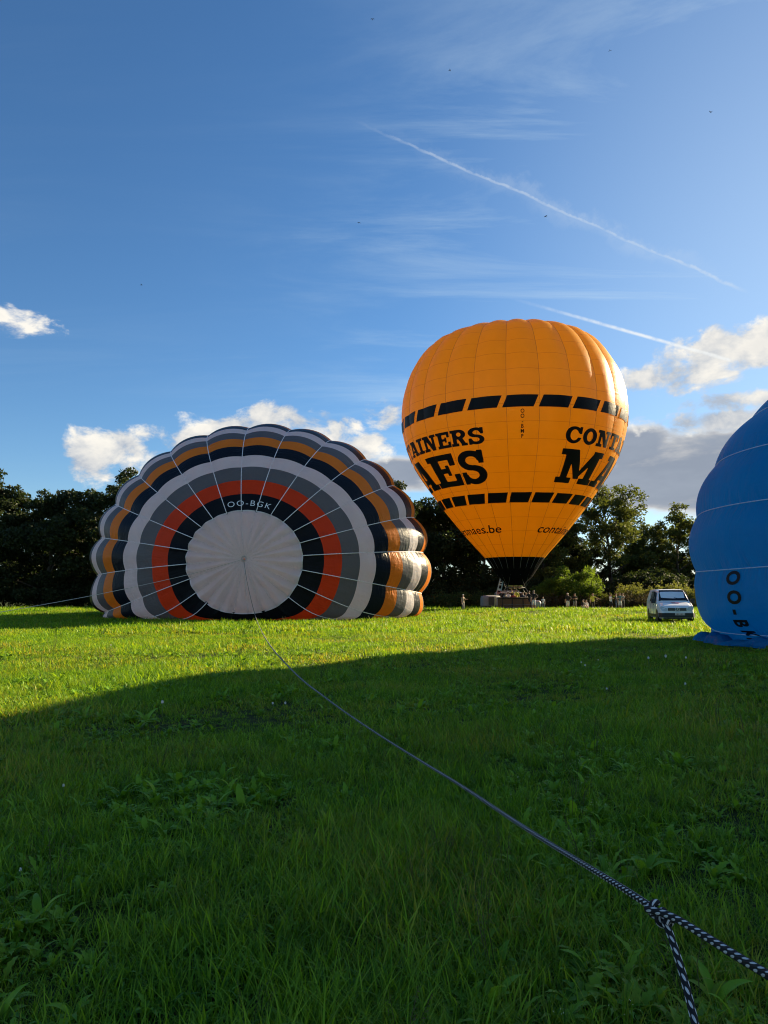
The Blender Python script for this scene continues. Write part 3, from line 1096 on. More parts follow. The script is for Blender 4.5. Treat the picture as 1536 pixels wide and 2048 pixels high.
    return root, pole + origin


STRIPED, CROWN_POLE = build_striped()


# ------------------------------------------------------------------ blue balloon, nearer, on the right
def build_blue():
    cx, cy, zc = 19.72, 25.5, 3.1
    RR, bf, N = 8.95, 11.5, 24
    phase = -79.5 - 24 * 15
    S = lying_surface(cx, cy, zc, RR, bf, 9.5, 0.82, phase, N, 0.092, 12.0, seed=2)
    origin = np.array([cx, cy, 0.0])
    cen = np.array([cx, cy + 1.0, zc])
    root = thing('hot_air_balloon', 'bright blue balloon lying part-inflated at the right edge', 'hot air balloon', tuple(origin))
    for g in range(N):
        gs = np.linspace(g, g + 1, 15)
        grid_panel('gore', S, np.linspace(1.0, 179, 70), gs, origin, cen, FB_BLUE, root, 0.16)
        surface_strip('load_tape', S, np.linspace(2.0, 178, 80), g, origin, cen, M_TAPE_BLUE, root, 0.017)
    # slack hem of cloth that lies on the grass under the side
    hem = []
    ps = np.linspace(52, 104, 60)
    rows = 7
    P = np.repeat(ps[:, None], rows, 1)
    V = np.zeros((60, rows, 3))
    bx = S(ps, np.full(60, (-107 - phase) / 15.0))
    for k in range(rows):
        t = k / (rows - 1)
        out = 0.50 + 0.20 * np.sin(ps * 0.31) + 0.10 * np.sin(ps * 0.83 + 1)
        V[:, k, 0] = bx[:, 0] - out * t + 0.05
        V[:, k, 1] = bx[:, 1]
        V[:, k, 2] = 0.05 + (0.20 + 0.09 * np.sin(ps * 0.43) + 0.05 * np.sin(ps * 1.3)) * np.sqrt(max(0.0, 1 - t ** 2)) + 0.07 * np.abs(np.sin(ps * 0.55 + t * 2.0)) * (1 - abs(2 * t - 1))
    i = np.arange(60 * rows).reshape(60, rows)
    f = np.stack([i[:-1, :-1], i[:-1, 1:], i[1:, 1:], i[1:, :-1]], -1).reshape(-1, 4)
    part('cloth_fold', V.reshape(-1, 3) - origin, f, FB_BLUE, root, uv=np.stack([np.tile(np.linspace(0, 1, rows), 60), np.repeat(ps * .16, rows)], 1))
    ring = Geo()
    pole = S(np.array([0.5]), np.array([0.5]))[0] - origin
    ring.tube([(pole[0] + 0.13 * math.cos(t), pole[1] - 0.05, pole[2] + 0.13 * math.sin(t)) for t in np.linspace(0, 2 * PI, 19)], 0.03, 8)
    ring.build('crown_ring', M_STEEL, root, True)
    x, y, fc, (x0, x1, y0, y1) = text_mesh2d('OO-BKI', 0.08, spacing=1.62, heavy=0.04)
    # reads downwards, tops of the letters towards the crown
    psi = -94.9 - (x - x0) / (x1 - x0) * 16.4
    pp = 84.0 - (y - y0) / (y1 - y0) * 3.9
    decal('registration', S, pp, (psi - phase) / 15.0, fc, cen, origin, M_PRINT_BLACK, root, 0.03)
    return root


BLUE = build_blue()


# ------------------------------------------------------------------ yellow balloon, standing
YD = 69.0


def yellow_profile():
    """Radius and height of the envelope from the outline in the photo, both in metres."""
    ax = at(1031, 1190, 1.0)
    brg = math.atan2(ax.x, ax.y)
    rows = [(1150, 37), (1133, 48), (1115, 60), (1088, 85), (1058, 110.5), (1013, 146), (980, 168), (951, 188), (922, 205), (886, 217.5), (857, 223.5), (825, 224.5),
            (789, 220), (754, 208.5), (718, 186), (695, 163)]
    out = []
    for y, hw in rows:
        a, c = ray(1031 - hw, y), ray(1031 + hw, y)
        be = (math.atan2(c.x, c.y) - math.atan2(a.x, a.y)) / 2
        r = YD * math.sin(be)
        z = EYE + YD * math.cos(be) * (a.z / math.hypot(a.x, a.y) + c.z / math.hypot(c.x, c.y)) / 2
        out.append((z, r))
    z, r = out[-1]
    # crown, seen from below, closed by eye
    out += [(z + 0.72, r - 1.5), (z + 1.28, r - 3.3), (z + 1.58, r - 5.2), (z + 1.7, 0.35)]
    return out, brg


def build_yellow():
    prof, brg = yellow_profile()
    zs = np.array([p[0] for p in prof]); rs = np.array([p[1] for p in prof])
    arc = np.concatenate([[0], np.cumsum(np.hypot(np.diff(zs), np.diff(rs)))])
    # smooth the polyline through a dense resample
    sd = np.linspace(0, arc[-1], 400)
    zd, rd = np.interp(sd, arc, zs), np.interp(sd, arc, rs)
    k = np.hanning(25); k /= k.sum()
    pad = lambda q: np.concatenate([2 * q[0] - q[12:0:-1], q, 2 * q[-1] - q[-2:-14:-1]])
    zd, rd = np.convolve(pad(zd), k, 'valid'), np.convolve(pad(rd), k, 'valid')
    rd = np.maximum(rd, 0.3)
    nz = -np.gradient(rd, sd); nr = np.gradient(zd, sd)
    ln = np.hypot(nz, nr); nz, nr = nz / ln, nr / ln
    cx, cy = YD * math.sin(brg), YD * math.cos(brg)
    N, phase = 24, -2.5
    top = sd[-1]
    face = math.atan2(-cy, -cx)         # direction towards the camera, in plan

    def S(p, g):
        p = np.asarray(p, float); g = np.asarray(g, float)
        r = np.interp(p, sd, rd); z = np.interp(p, sd, zd)
        a, b = np.interp(p, sd, nr), np.interp(p, sd, nz)
        u = g - np.floor(g)
        f = 1 - (2 * u - 1) ** 2
        am = np.interp(p / top, [0, .2, .45, .62, .8, .97, 1.0], [0.012, 0.018, 0.03, 0.075, 0.11, 0.06, 0.0])
        bl = am * (2 * PI * r / N) * f
        al = face + np.radians(phase + g * 15.0)
        r2 = r + bl * a
        return np.stack([cx + r2 * np.cos(al), cy + r2 * np.sin(al), z + bl * b], -1)

    def s_at(y):
        """Arc position where the side facing the camera crosses photo row y."""
        el = math.asin(ray(1031, y).z)
        q = np.arctan2(zd - EYE, YD - rd)
        front = np.arange(len(sd)) < 330
        return float(sd[front][np.argmin(np.abs(q[front] - el))])
    origin = np.array([cx, cy, 0.0])
    cen = np.array([cx, cy, 14.0])
    root = thing('hot_air_balloon', 'upright yellow balloon with black lettering and black dashed bands', 'hot air balloon', tuple(origin))
    s_m = s_at(1114)
    cap = Geo().lathe([(0, .0), (-.01, .25), (-.05, .50)], (0, 0, float(zd[-1]) + .03), (0, 0, 99), 24)
    cap.build('crown_cap', FB_YELLOW, root, True)
    s_k = 0.02
    # panel rows about a metre high
    ns = 21
    rows = np.linspace(s_m, top - 0.05, ns + 1)
    for g in range(N):
        ang = (phase + (g + .5) * 15 + 180) % 360 - 180
        if abs(ang) < 96:
            for r_ in range(ns):
                p0, p1 = rows[r_], rows[r_ + 1]
                w = float(np.interp((p0 + p1) / 2, sd, rd)) * 2 * PI / N
                eu, ep = min(0.2, 0.017 / w), 0.017
                gs = np.concatenate([[g, g + eu], np.linspace(g + eu, g + 1 - eu, 7)[1:-1], [g + 1 - eu, g + 1]])
                ps = np.array([p0, p0 + ep, (p0 + p1) / 2, p1 - ep, p1])
                mi = np.zeros((4, len(gs) - 1), int)
                mi[0] = mi[-1] = 1
                mi[:, 0] = mi[:, -1] = 1
                grid_panel('panel', S, ps, gs, origin, cen, [FB_YELLOW, FB_SEAM], root, 1.0, midx=mi.ravel())
        else:
            grid_panel('gore', S, np.linspace(s_m, top - 0.05, 50), np.linspace(g, g + 1, 8), origin, cen, FB_YELLOW, root, 1.0)
        surface_strip('load_tape', S, np.linspace(s_m, top - 0.05, 40), g, origin, cen, M_TAPE_DARK, root, 0.013, 0.006, 5)
    skirt = Geo()
    gs = np.linspace(0, 24, 97); ps = np.linspace(s_k, s_m + 0.02, 8)
    P, G = np.meshgrid(ps, gs, indexing='ij')
    V = S(P, np.minimum(G, 23.9999))
    i = np.arange(P.size).reshape(P.shape)
    f = np.stack([i[:-1, :-1], i[:-1, 1:], i[1:, 1:], i[1:, :-1]], -1).reshape(-1, 4)
    sk = part('skirt', V.reshape(-1, 3) - origin, f, FB_SKIRT, root, uv=np.stack([G.ravel(), P.ravel()], 1))
    for g in range(N):
        surface_strip('skirt_tape', S, np.linspace(s_k + (s_m - s_k) * .35, s_m, 6), g, origin, cen, simple_cache('grey skirt tape', (0.16, 0.16, 0.17)), sk, 0.014, 0.01, 5)
    # scoop below the skirt, down to the burners
    zb = float(np.interp(s_k, sd, zd)); rb = float(np.interp(s_k, sd, rd))
    sc = Geo()
    prof2 = [(2.45, 0.75), (2.8, 1.02), (zb - .15, rb * .96), (zb, rb * 0.985)]
    sc.lathe([(z - 2.45, r) for z, r in prof2], (0, 0, 2.45), (0, 0, 9), 40)
    sc.build('scoop', FB_SKIRT, root, True)
    cable_m = simple_cache('suspension cable', (0.10, 0.10, 0.10))
    yaw = 0.10
    rot = Matrix.Rotation(yaw, 3, 'Z')
    for q in range(12):
        a = q * PI / 6 + .1
        c = rot @ Vector((.78 if math.cos(a) > 0 else -.78, .46 if math.sin(a) > 0 else -.46, 2.26))
        Geo().tube([c, (rb * math.cos(a), rb * math.sin(a), zb)], 0.012, 5).build('cable', cable_m, root)
    # basket: wicker walls between leather-bound corners, padded rim
    bw, bd, bh, zf = 2.80, 1.55, 1.10, float(ground_z(np.float64(cx), np.float64(cy))) - 0.02
    M_WICKER = wicker()
    bk = Geo()
    rows_n, cols_n = 12, 30
    for (a0, a1) in (((-1, -1), (1, -1)), ((1, -1), (1, 1)), ((1, 1), (-1, 1)), ((-1, 1), (-1, -1))):
        vs, fs = [], []
        for j in range(rows_n + 1):
            for c in range(cols_n + 1):
                t = c / cols_n
                x = (a0[0] + (a1[0] - a0[0]) * t) * bw / 2
                y = (a0[1] + (a1[1] - a0[1]) * t) * bd / 2
                o = 0.018 * (1 if (c + j) % 2 else -1)
                nx, ny = (0, a0[1]) if a0[1] == a1[1] else (a0[0], 0)
                vs.append(rot @ Vector((x + nx * o, y + ny * o, zf + 0.05 + bh * j / rows_n)))
        for j in range(rows_n):
            for c in range(cols_n):
                q = j * (cols_n + 1) + c
                fs.append((q, q + 1, q + cols_n + 2, q + cols_n + 1))
        bk.add(vs, fs)
    bk.box((0, 0, zf + 0.06), (bw, bd, 0.08), 0, rot)
    basket = bk.build('basket', M_WICKER, root, True)
    rim = Geo()
    cs = [(-1, -1), (1, -1), (1, 1), (-1, 1), (-1, -1)]
    rim.tube([rot @ Vector((a * bw / 2, b * bd / 2, zf + bh + 0.06)) for a, b in cs], 0.075, 8)
    rim.build('padded_rim', M_LEATHER, basket, True)
    for t in (-1, -0.36, 0.32, 1):
        Geo().box(rot @ Vector((t * (bw / 2), -bd / 2 - 0.03, zf + bh / 2 + .03)), (0.10, 0.04, bh), 0, rot).build('leather_strap', M_LEATHER, basket)
    for z in (0.40, 0.62):
        rp = Geo()
        rp.tube([rot @ Vector((x, -bd / 2 - 0.06 - (0.05 if abs(((x * 2) % 1) - .5) < .3 else 0), zf + z - .05 * math.sin((x + 1.4) * 4.5) ** 2)) for x in np.linspace(-1.3, 1.3, 30)], 0.018, 5)
        rp.build('rope_handle', M_CANVAS, basket, True)
    bar = Geo()
    for a in (-1, 1):
        for b in (-1, 1):
            bar.tube([rot @ Vector((a * bw * .47, b * bd * .44, zf + bh)), rot @ Vector((a * .75, b * .45, 2.25))], 0.022, 8)
    bar.tube([rot @ Vector((a * .75, b * .45, 2.25)) for a, b in cs], 0.03, 8)
    fr = bar.build('burner_frame', simple_cache('dull dark steel', (.10, .10, .11), .45), root, True)
    for x in (-0.42, 0.0, 0.42):
        bn = Geo()
        bn.lathe([(0, .06), (.06, .16), (.16, .17), (.18, .21), (.52, .21), (.54, .19), (.54, .0)], rot @ Vector((x, 0, 2.12)), rot @ Vector((x, 0, 3)), 18)
        bn.build('burner', M_STEEL, fr, True)

    # ------------- print on the cloth
    def word(txt, name, starts, ends, y_base, y_top, mat=M_PRINT_BLACK, n=34):
        s0, s1 = s_at(y_base), s_at(y_top)
        holder = None
        for ch, a0, a1 in zip(txt, starts, ends):
            x, y, fc, w = glyph_mesh(ch, n)
            ang = a0 + x / w * (a1 - a0)
            # camera-right is a growing angle
            decal('letter', S, s0 + y * (s1 - s0), (ang - phase) / 15.0, fc, cen, origin, mat, root, 0.03)

    c_st = [26.2, 36.0, 45.8, 56.9, 65.9, 77.2, 83.7, 95.0, 104.0, 113.8]
    c_en = [35.4, 45.4, 56.4, 66.0, 76.8, 83.2, 94.4, 103.5, 113.3, 122.5]
    m_st = [26.0, 56.8, 83.5, 107.4]
    m_en = [56.2, 83.0, 106.3, 124.5]
    for sh, sh2 in ((0.0, 0.0), (-139.4, -136.0)):
        word('CONTAINERS', 'lettering', [a + sh2 for a in c_st], [a + sh2 for a in c_en], 882.5, 850.5)
        word('MAES', 'lettering', [a + sh for a in m_st], [a + sh for a in m_en], 963.5, 894.5, n=46)
        x, y, fc, (x0, x1, y0, y1) = text_mesh2d('containersmaes.be', 0.10, 0.18, heavy=0.008)
        a0 = 25.2 if sh == 0 else -128.5
        s0, s1 = s_at(1064.5), s_at(1047.5)
        ang = a0 + (x - x0) / (x1 - x0) * 115.0
        hh = 0.72                       # cap height of the font
        decal('web_address', S, s0 + y / hh * (s1 - s0), (ang - phase) / 15.0, fc, cen, origin, M_PRINT_BLACK, root, 0.03)
    for q, ch in enumerate('OO-BMP'):
        x, y, fc, (x0, x1, y0, y1) = text_mesh2d(ch, 0.2, heavy=0.02)
        yb = 826 + q * 10.0
        s0, s1 = s_at(yb), s_at(yb - 8.4)
        sc_ = 1.35
        xc = (x0 + x1) / 2
        yy = y / 0.72 if ch != '-' else (y - 0.05) / 0.72
        decal('registration_letter', S, s0 + yy * (s1 - s0), (4.6 + (x - xc) * 2.2 - phase) / 15.0, fc, cen, origin, M_PRINT_BLACK, root, 0.03)
    for (yb, yt, slant, ph) in ((814.5, 789.5, 2.3, 3.7), (1003.8, 984.2, 1.9, 4.6)):
        s0, s1 = s_at(yb), s_at(yt)
        for q in range(22):
            c = ph + q * 360 / 22
            nu, nv = 17, 7
            uu, vv = np.meshgrid(np.linspace(0, 1, nu), np.linspace(0, 1, nv), indexing='ij')
            ang = c + (uu - .5) * 14.0 + (vv - .5) * slant
            i = np.arange(nu * nv).reshape(nu, nv)
            f = np.stack([i[:-1, :-1], i[:-1, 1:], i[1:, 1:], i[1:, :-1]], -1).reshape(-1, 4)
            decal('black_dash', S, (s0 + vv * (s1 - s0)).ravel(), ((ang - phase) / 15.0).ravel(), [tuple(k) for k in f], cen, origin, FB_BLACK_PLAIN, root, 0.03)
    return root, (cx, cy), zf


_cache = {}


def simple_cache(name, color, rough=0.6):
    if name not in _cache:
        _cache[name] = simple(name, color, rough)
    return _cache[name]


def wicker():
    m, b = material('woven wicker')
    tc = b.new('ShaderNodeTexCoord')
    x, y, z = b.sep(tc.outputs['Object'])
    wv = b.new('ShaderNodeTexWave')
    b.put(wv.inputs[0], tc.outputs['Object'])
    wv.bands_direction = 'Z'
    wv.inputs['Scale'].default_value = 9
    wv.inputs['Distortion'].default_value = 1.5
    n = b.noise(tc.outputs['Object'], 14, 4, 0.6)
    col = b.mix(n, (0.15, 0.070, 0.034), (0.36, 0.19, 0.10))
    col = b.mix(b.ss(wv.outputs[0], 0.2, 0.9, 0.0, 0.55), col, (0.07, 0.03, 0.016))
    return finish(m, b, principled(b, col, 0.7, 0, 0.3, bump(b, wv.outputs[0], 0.6, 0.03)))


FB_BLACK_PLAIN = FB_BLACK
YELLOW, YXY, BASKET_FLOOR = build_yellow()


# ------------------------------------------------------------------ vehicles
def wheel(parent, x, y, r, w, rimmat):
    """Axle along local Y."""
    s = 1 if y > 0 else -1
    t = Geo()
    t.lathe([(-w / 2, r * .62), (-w / 2, r * .93), (-w * .35, r), (w * .35, r), (w / 2, r * .93), (w / 2, r * .62)], (x, y, r), (x, y + 1, r), 28)
    ty = t.build('wheel', M_RUBBER, parent, True)
    h = Geo()
    h.lathe([(-.02, .0), (-.02, r * .20), (0.0, r * .22), (0.02, r * .56), (0.035, r * .60), (0.0, r * .64)], (x, y + s * w * .40, r), (x, y + s * 5, r), 20)
    for k in range(5):
        a = k * 2 * PI / 5
        h.box((x + math.cos(a) * r * .36, y + s * (w * .40 + .02), r + math.sin(a) * r * .36), (r * .5, .02, r * .13), 0, Matrix.Rotation(-a, 3, 'Y'))
    h.build('rim', rimmat, ty, True)


def loft_body(stations, side):
    """stations: x, ztop, half width at top, zbelt, half width at belt, half width low, zlow. Front at x = 0, body along +x."""
    rows = []
    for x, zt, wt, zb, wb, wl, zl in stations:
        half = [(wl * .92, zl), (wl, zl + .10), (wl + .01, (zl + zb) * .5), (wb, zb), (wt + (wb - wt) * .25, zb + (zt - zb) * .72), (wt * .97, zt - .05), (wt * .80, zt - .004), (0, zt)]
        rows.append([(x, y, z) for y, z in half] + [(x, -y, z) for y, z in half[-2::-1]])
    n = len(rows[0])
    v = [p for r in rows for p in r]
    f = []
    for i in range(len(rows) - 1):
        for k in range(n - 1):
            f.append((i * n + k, (i + 1) * n + k, (i + 1) * n + k + 1, i * n + k + 1))
        f.append((i * n + n - 1, (i + 1) * n + n - 1, (i + 1) * n, i * n))
    f.append(tuple(range(n)))
    f.append(tuple(range((len(rows) - 1) * n + n - 1, (len(rows) - 1) * n - 1, -1)))
    return v, f


def panel_slab(name, pts, thick, mat, parent):
    """Convex polygon pushed out by its own thickness along its normal."""
    p = [Vector(q) for q in pts]
    n = (p[1] - p[0]).cross(p[2] - p[0]).normalized()
    g = Geo()
    k = len(p)
    g.add([q + n * thick for q in p] + [q - n * 0.01 for q in p],
          [tuple(range(k)), tuple(range(2 * k - 1, k - 1, -1))] + [(i, i + k, (i + 1) % k + k, (i + 1) % k) for i in range(k)])
    return g.build(name, mat, parent)


def build_van():
    x, y = (1350 - 768) / FPX * 43.4, 43.4
    z = float(ground_z(np.float64(x), np.float64(y)))
    # local +x runs from the nose to the tail
    root = thing('van', 'white delivery van parked nose-on beside the blue balloon', 'van', (x, y, z + 0.02), R(90 - 10.5))
    st = [(0.00, .62, .70, .50, .74, .70, .30), (0.06, .86, .80, .60, .84, .82, .26), (0.22, .98, .84, .80, .90, .90, .24),
          (0.55, 1.08, .84, .95, .93, .94, .24), (0.98, 1.19, .84, 1.10, .95, .95, .24), (1.25, 1.42, .80, 1.12, .95, .95, .24),
          (1.62, 1.72, .76, 1.14, .95, .95, .24), (1.92, 1.86, .75, 1.15, .95, .95, .24), (2.3, 1.90, .76, 1.15, .95, .95, .24), (4.5, 1.90, .76, 1.15, .95, .95, .26),
          (4.74, 1.84, .75, 1.14, .94, .93, .30), (4.80, 1.74, .72, 1.12, .92, .90, .36)]
    v, f = loft_body(st, 0)
    part('body', v, f, M_WHITEPAINT, root, smooth=False)
    # windscreen in the raked front
    panel_slab('windscreen', [(1.06, .80, 1.225), (1.06, -.80, 1.225), (1.83, -.66, 1.815), (1.83, .66, 1.815)], 0.035, M_GLASS, root)
    wp = Geo()
    wp.tube([(1.08, .1, 1.30), (1.18, .62, 1.40)], .012, 5).tube([(1.08, -.55, 1.30), (1.20, -.05, 1.42)], .012, 5)
    wp.build('wiper', M_DARKPLASTIC, root)
    for s in (1, -1):
        pts = [(1.30, s * .952, 1.18), (2.10, s * .955, 1.18), (2.10, s * .80, 1.74), (1.78, s * .80, 1.70)]
        panel_slab('side_window', pts if s < 0 else pts[::-1], .03, M_GLASS, root)
        pts = [(2.2, s * .955, 1.18), (3.2, s * .955, 1.18), (3.2, s * .80, 1.76), (2.2, s * .80, 1.76)]
        panel_slab('side_window', pts if s < 0 else pts[::-1], .03, M_GLASS, root)
        m = Geo()
        m.box((1.28, s * 1.08, 1.22), (.12, .20, .26)).box((1.33, s * .97, 1.14), (.06, .14, .05))
        m.build('mirror', M_DARKPLASTIC, root)
        hl = Geo()
        hl.add([(.03, s * .52, .70), (.05, s * .82, .66), (.40, s * .935, .98), (.34, s * .88, .96), (.10, s * .60, .86)], [(0, 1, 2, 3, 4), (4, 3, 2, 1, 0)])
        lamp = simple_cache('headlamp glass', (.55, .58, .62), .08)
        pts = [(.035, s * .50, .70), (.045, s * .80, .66), (.20, s * .905, .86), (.16, s * .80, .93), (.08, s * .56, .84)]
        panel_slab('headlight', pts[::-1] if s > 0 else pts, .045, lamp, root)
        lo = Geo().box((2.6, s * .965, .40), (2.9, .03, .14))
        lo.build('side_moulding', M_DARKPLASTIC, root)
        dl = Geo().box((2.15, s * .962, .80), (.012, .012, .78)).box((3.25, s * .962, .80), (.012, .012, .78))
        dl.build('door_gap', M_DARKPLASTIC, root)
        Geo().box((1.95, s * .975, 1.02), (.16, .03, .03)).build('door_handle', M_DARKPLASTIC, root)
    gr = Geo()
    gr.box((.045, 0, .74), (.06, .98, .20))
    for k in range(3):
        gr.box((.005, 0, .69 + k * .055), (.03, .92, .016), 1)
    grille = gr.build('grille', [M_DARKPLASTIC, simple_cache('dull chrome', (.22, .22, .23), .35)], root)
    em = Geo()
    em.tube([(-.03, .115 * math.cos(t), .745 + .115 * math.sin(t)) for t in np.linspace(0, 2 * PI, 25)], .012, 6)
    for a in (90, 210, 330):
        em.tube([(-.03, 0, .745), (-.03, .11 * math.cos(R(a)), .745 + .11 * math.sin(R(a)))], [.020, .006], 6)
    em.build('emblem', simple_cache('chrome', (.8, .8, .8), .12), grille, True)
    bp = Geo()
    bp.box((.0, 0, .44), (.20, 1.66, .24)).box((.10, .84, .44), (.34, .14, .24), 0, Matrix.Rotation(.5, 3, 'Z')).box((.10, -.84, .44), (.34, .14, .24), 0, Matrix.Rotation(-.5, 3, 'Z'))
    bp.box((.02, 0, .27), (.14, 1.5, .08))
    bp.build('bumper', M_DARKPLASTIC, root)
    pl = Geo().box((-.11, -.12, .50), (.015, .52, .115))
    plate = pl.build('number_plate', simple_cache('plate white', (.72, .72, .70), .5), root)
    mk = Geo()
    for k in range(7):
        mk.box((-.1195, -.33 + k * .07, .50), (.003, .038, .068))
    mk.build('plate_marks', simple_cache('plate red', (.35, .05, .05), .5), plate)
    # red print on the bonnet
    n0 = Vector((.98 - .55, 0, .11)).normalized()
    stk = Geo()
    stk.box((.62, -.02, 1.112), (.10, .40, .008), 0, Matrix.Rotation(-.25, 3, 'Y')).box((.70, .10, 1.132), (.05, .22, .008), 0, Matrix.Rotation(-.25, 3, 'Y'))
    stk.build('bonnet_print', M_RED, root)
    for xx in (0.92, 4.0):
        for s in (1, -1):
            wheel(root, xx, s * .84, .34, .22, simple_cache('wheel silver', (.40, .40, .42), .35))
            arch = Geo()
            arch.lathe([(0, .0), (0, .40), (.012, .40), (.012, 0)], (xx, s * .955, .36), (xx, s * 2, .36), 26)
            arch.build('wheel_arch', M_DARKPLASTIC, root)
    return root


build_van()


def build_crew_car():
    """Four-by-four side-on behind the basket."""
    y = 74.5
    x = (1000 - 768) / FPX * y
    z = float(ground_z(np.float64(x), np.float64(y)))
    root = thing('crew_car', 'pale four-by-four car parked side-on behind the wicker basket', 'car', (x + 3.7, y, z + .15), R(180))
    st = [(0, .85, .70, .7, .80, .80, .35), (.12, .98, .80, .85, .88, .88, .32), (1.0, 1.06, .80, .98, .90, .90, .32), (1.15, 1.10, .78, 1.02, .9, .9, .32), (1.75, 1.72, .66, 1.04, .9, .9, .32),
          (1.95, 1.80, .66, 1.05, .9, .9, .32), (4.0, 1.80, .66, 1.05, .9, .9, .34), (4.25, 1.70, .62, 1.03, .88, .86, .4)]
    v, f = loft_body(st, 0)
    part('body', v, f, M_SILVERPAINT, root, smooth=False)
    panel_slab('windscreen', [(1.2, .72, 1.17), (1.2, -.72, 1.17), (1.74, -.60, 1.70), (1.74, .60, 1.70)], .03, M_GLASS, root)
    for s in (1, -1):
        for a, b in ((1.55, 2.35), (2.45, 3.2), (3.3, 4.0)):
            pts = [(a, s * .90, 1.10), (b, s * .90, 1.10), (b, s * .71, 1.66), (a + (.25 if a < 2 else 0), s * .71, 1.66)]
            panel_slab('side_window', pts if s < 0 else pts[::-1], .03, M_GLASS, root)
    rk = Geo()
    for s in (1, -1):
        rk.tube([(2.0, s * .55, 1.88), (3.9, s * .55, 1.88)], .025, 6)
        for xx in (2.1, 3.0, 3.8):
            rk.tube([(xx, s * .55, 1.79), (xx, s * .55, 1.88)], .02, 6)
    rk.build('roof_rail', M_STEEL, root)
    for xx in (.85, 3.45):
        for s in (1, -1):
            wheel(root, xx, s * .80, .37, .22, M_STEEL)
    # trailer with a pale canvas
    ty = 73.0
    tx = (980 - 768) / FPX * ty
    t = thing('trailer', 'pale canvas-covered trailer with dark opening, left of the basket', 'trailer', (tx, ty, z + .1), R(4))
    g = Geo()
    n = 9
    vs, fs = [], []
    for xx in (-.85, -.3, .3, .85):
        for k in range(n):
            a = PI * k / (n - 1)
            yy, zz = .75 * math.cos(a), .55 + .95 * math.sin(a) ** .45
            vs.append((xx, yy, zz + (.03 if abs(xx) < .5 else -.03)))
    for i in range(3):
        for k in range(n - 1):
            fs.append((i * n + k, i * n + k + 1, (i + 1) * n + k + 1, (i + 1) * n + k))
    fs += [tuple(range(n - 1, -1, -1)), tuple(range(3 * n, 4 * n))]
    g.add(vs, fs)
    g.build('canvas_cover', M_CANVAS, t, True)
    Geo().box((0, 0, .48), (1.72, 1.52, .16)).build('bed', M_DARKPLASTIC, t)
    Geo().box((-.10, -.765, 1.0), (.52, .03, .72)).build('opening', M_DARKPLASTIC, t)
    Geo().tube([(.85, .3, .42), (1.7, 0, .42)], .04).tube([(.85, -.3, .42), (1.7, 0, .42)], .04).build('drawbar', M_STEEL, t)
    for s in (1, -1):
        wheel(t, 0, s * .85, .30, .18, M_STEEL)


build_crew_car()


def build_flag():
    y = 71.0
    base = at(991, 1210, y)
    z = float(ground_z(np.float64(base.x), np.float64(y)))
    root = thing('feather_flag', 'leaning feather flag, white and blue with dark marks, left of the basket', 'flag', (base.x, y, z))
    a, b = at(992.5, 1187, y) - Vector((base.x, y, z)), at(1001.0, 1152, y) - Vector((base.x, y, z))
    Geo().tube([(a.x - .25, 0, 0), a, a.lerp(b, .6) + Vector((.02, 0, 0)), b], [.03, .025, .018, .01], 6).build('pole', M_STEEL, root, True)
    cols = [simple_cache('flag pink', (.55, .22, .26)), simple_cache('flag white', (.74, .78, .84)), simple_cache('flag blue', (.30, .52, .74))]
    n = 16
    up = (b - a)
    side = Vector((1, 0, -.18)).normalized()
    vs, fs, mi = [], [], []
    for i in range(n + 1):
        t = i / n
        w = .40 * (min(1, (1.02 - t) * 5) ** .6) * (0.75 + .25 * min(1, t * 6))
        for k in range(4):
            q = a + up * t + side * w * k / 3
            vs.append((q.x, .05 * math.sin(t * 7 + k), q.z))
    for i in range(n):
        for k in range(3):
            fs.append((i * 4 + k, i * 4 + k + 1, (i + 1) * 4 + k + 1, (i + 1) * 4 + k))
            mi.append(0 if i < 3 else (2 if k == 2 else 1))
    o = part('sail', vs, fs, cols, root, midx=mi)
    mk = Geo()
    for t0, t1 in ((.10, .18), (.30, .48), (.56, .62), (.68, .84)):
        p0, p1 = a + up * t0 + side * .10, a + up * t1 + side * .10
        mk.add([(p0.x, -.075, p0.z), (p0.x + .20, -.075, p0.z - .03), (p1.x + .18, -.075, p1.z - .03), (p1.x, -.075, p1.z)], [(0, 1, 2, 3), (3, 2, 1, 0)])
    mk.v = mk.v
    mk.build('flag_marks', simple_cache('flag ink', (.02, .025, .05)), o)


build_flag()


# ------------------------------------------------------------------ people
SKIN = simple('skin', (.42, .26, .19), .6)
SHOE = simple('dark shoe', (.03, .028, .026), .6)
HAIR = {k: simple(k + ' hair', c, .7) for k, c in (('dark', (.02, .016, .013)), ('brown', (.07, .04, .022)), ('white', (.62, .60, .56)), ('fair', (.30, .21, .10)))}
CLOTH = {k: simple(k + ' cloth', c, .85) for k, c in (('black', (.014, .014, .016)), ('navy', (.018, .022, .045)), ('white', (.72, .71, .68)), ('yellow', (.52, .56, .06)),
                                                     ('grey', (.20, .20, .21)), ('beige', (.45, .38, .28)), ('jeans', (.05, .07, .12)), ('red', (.35, .04, .04)), ('teal', (.07, .16, .17)))}


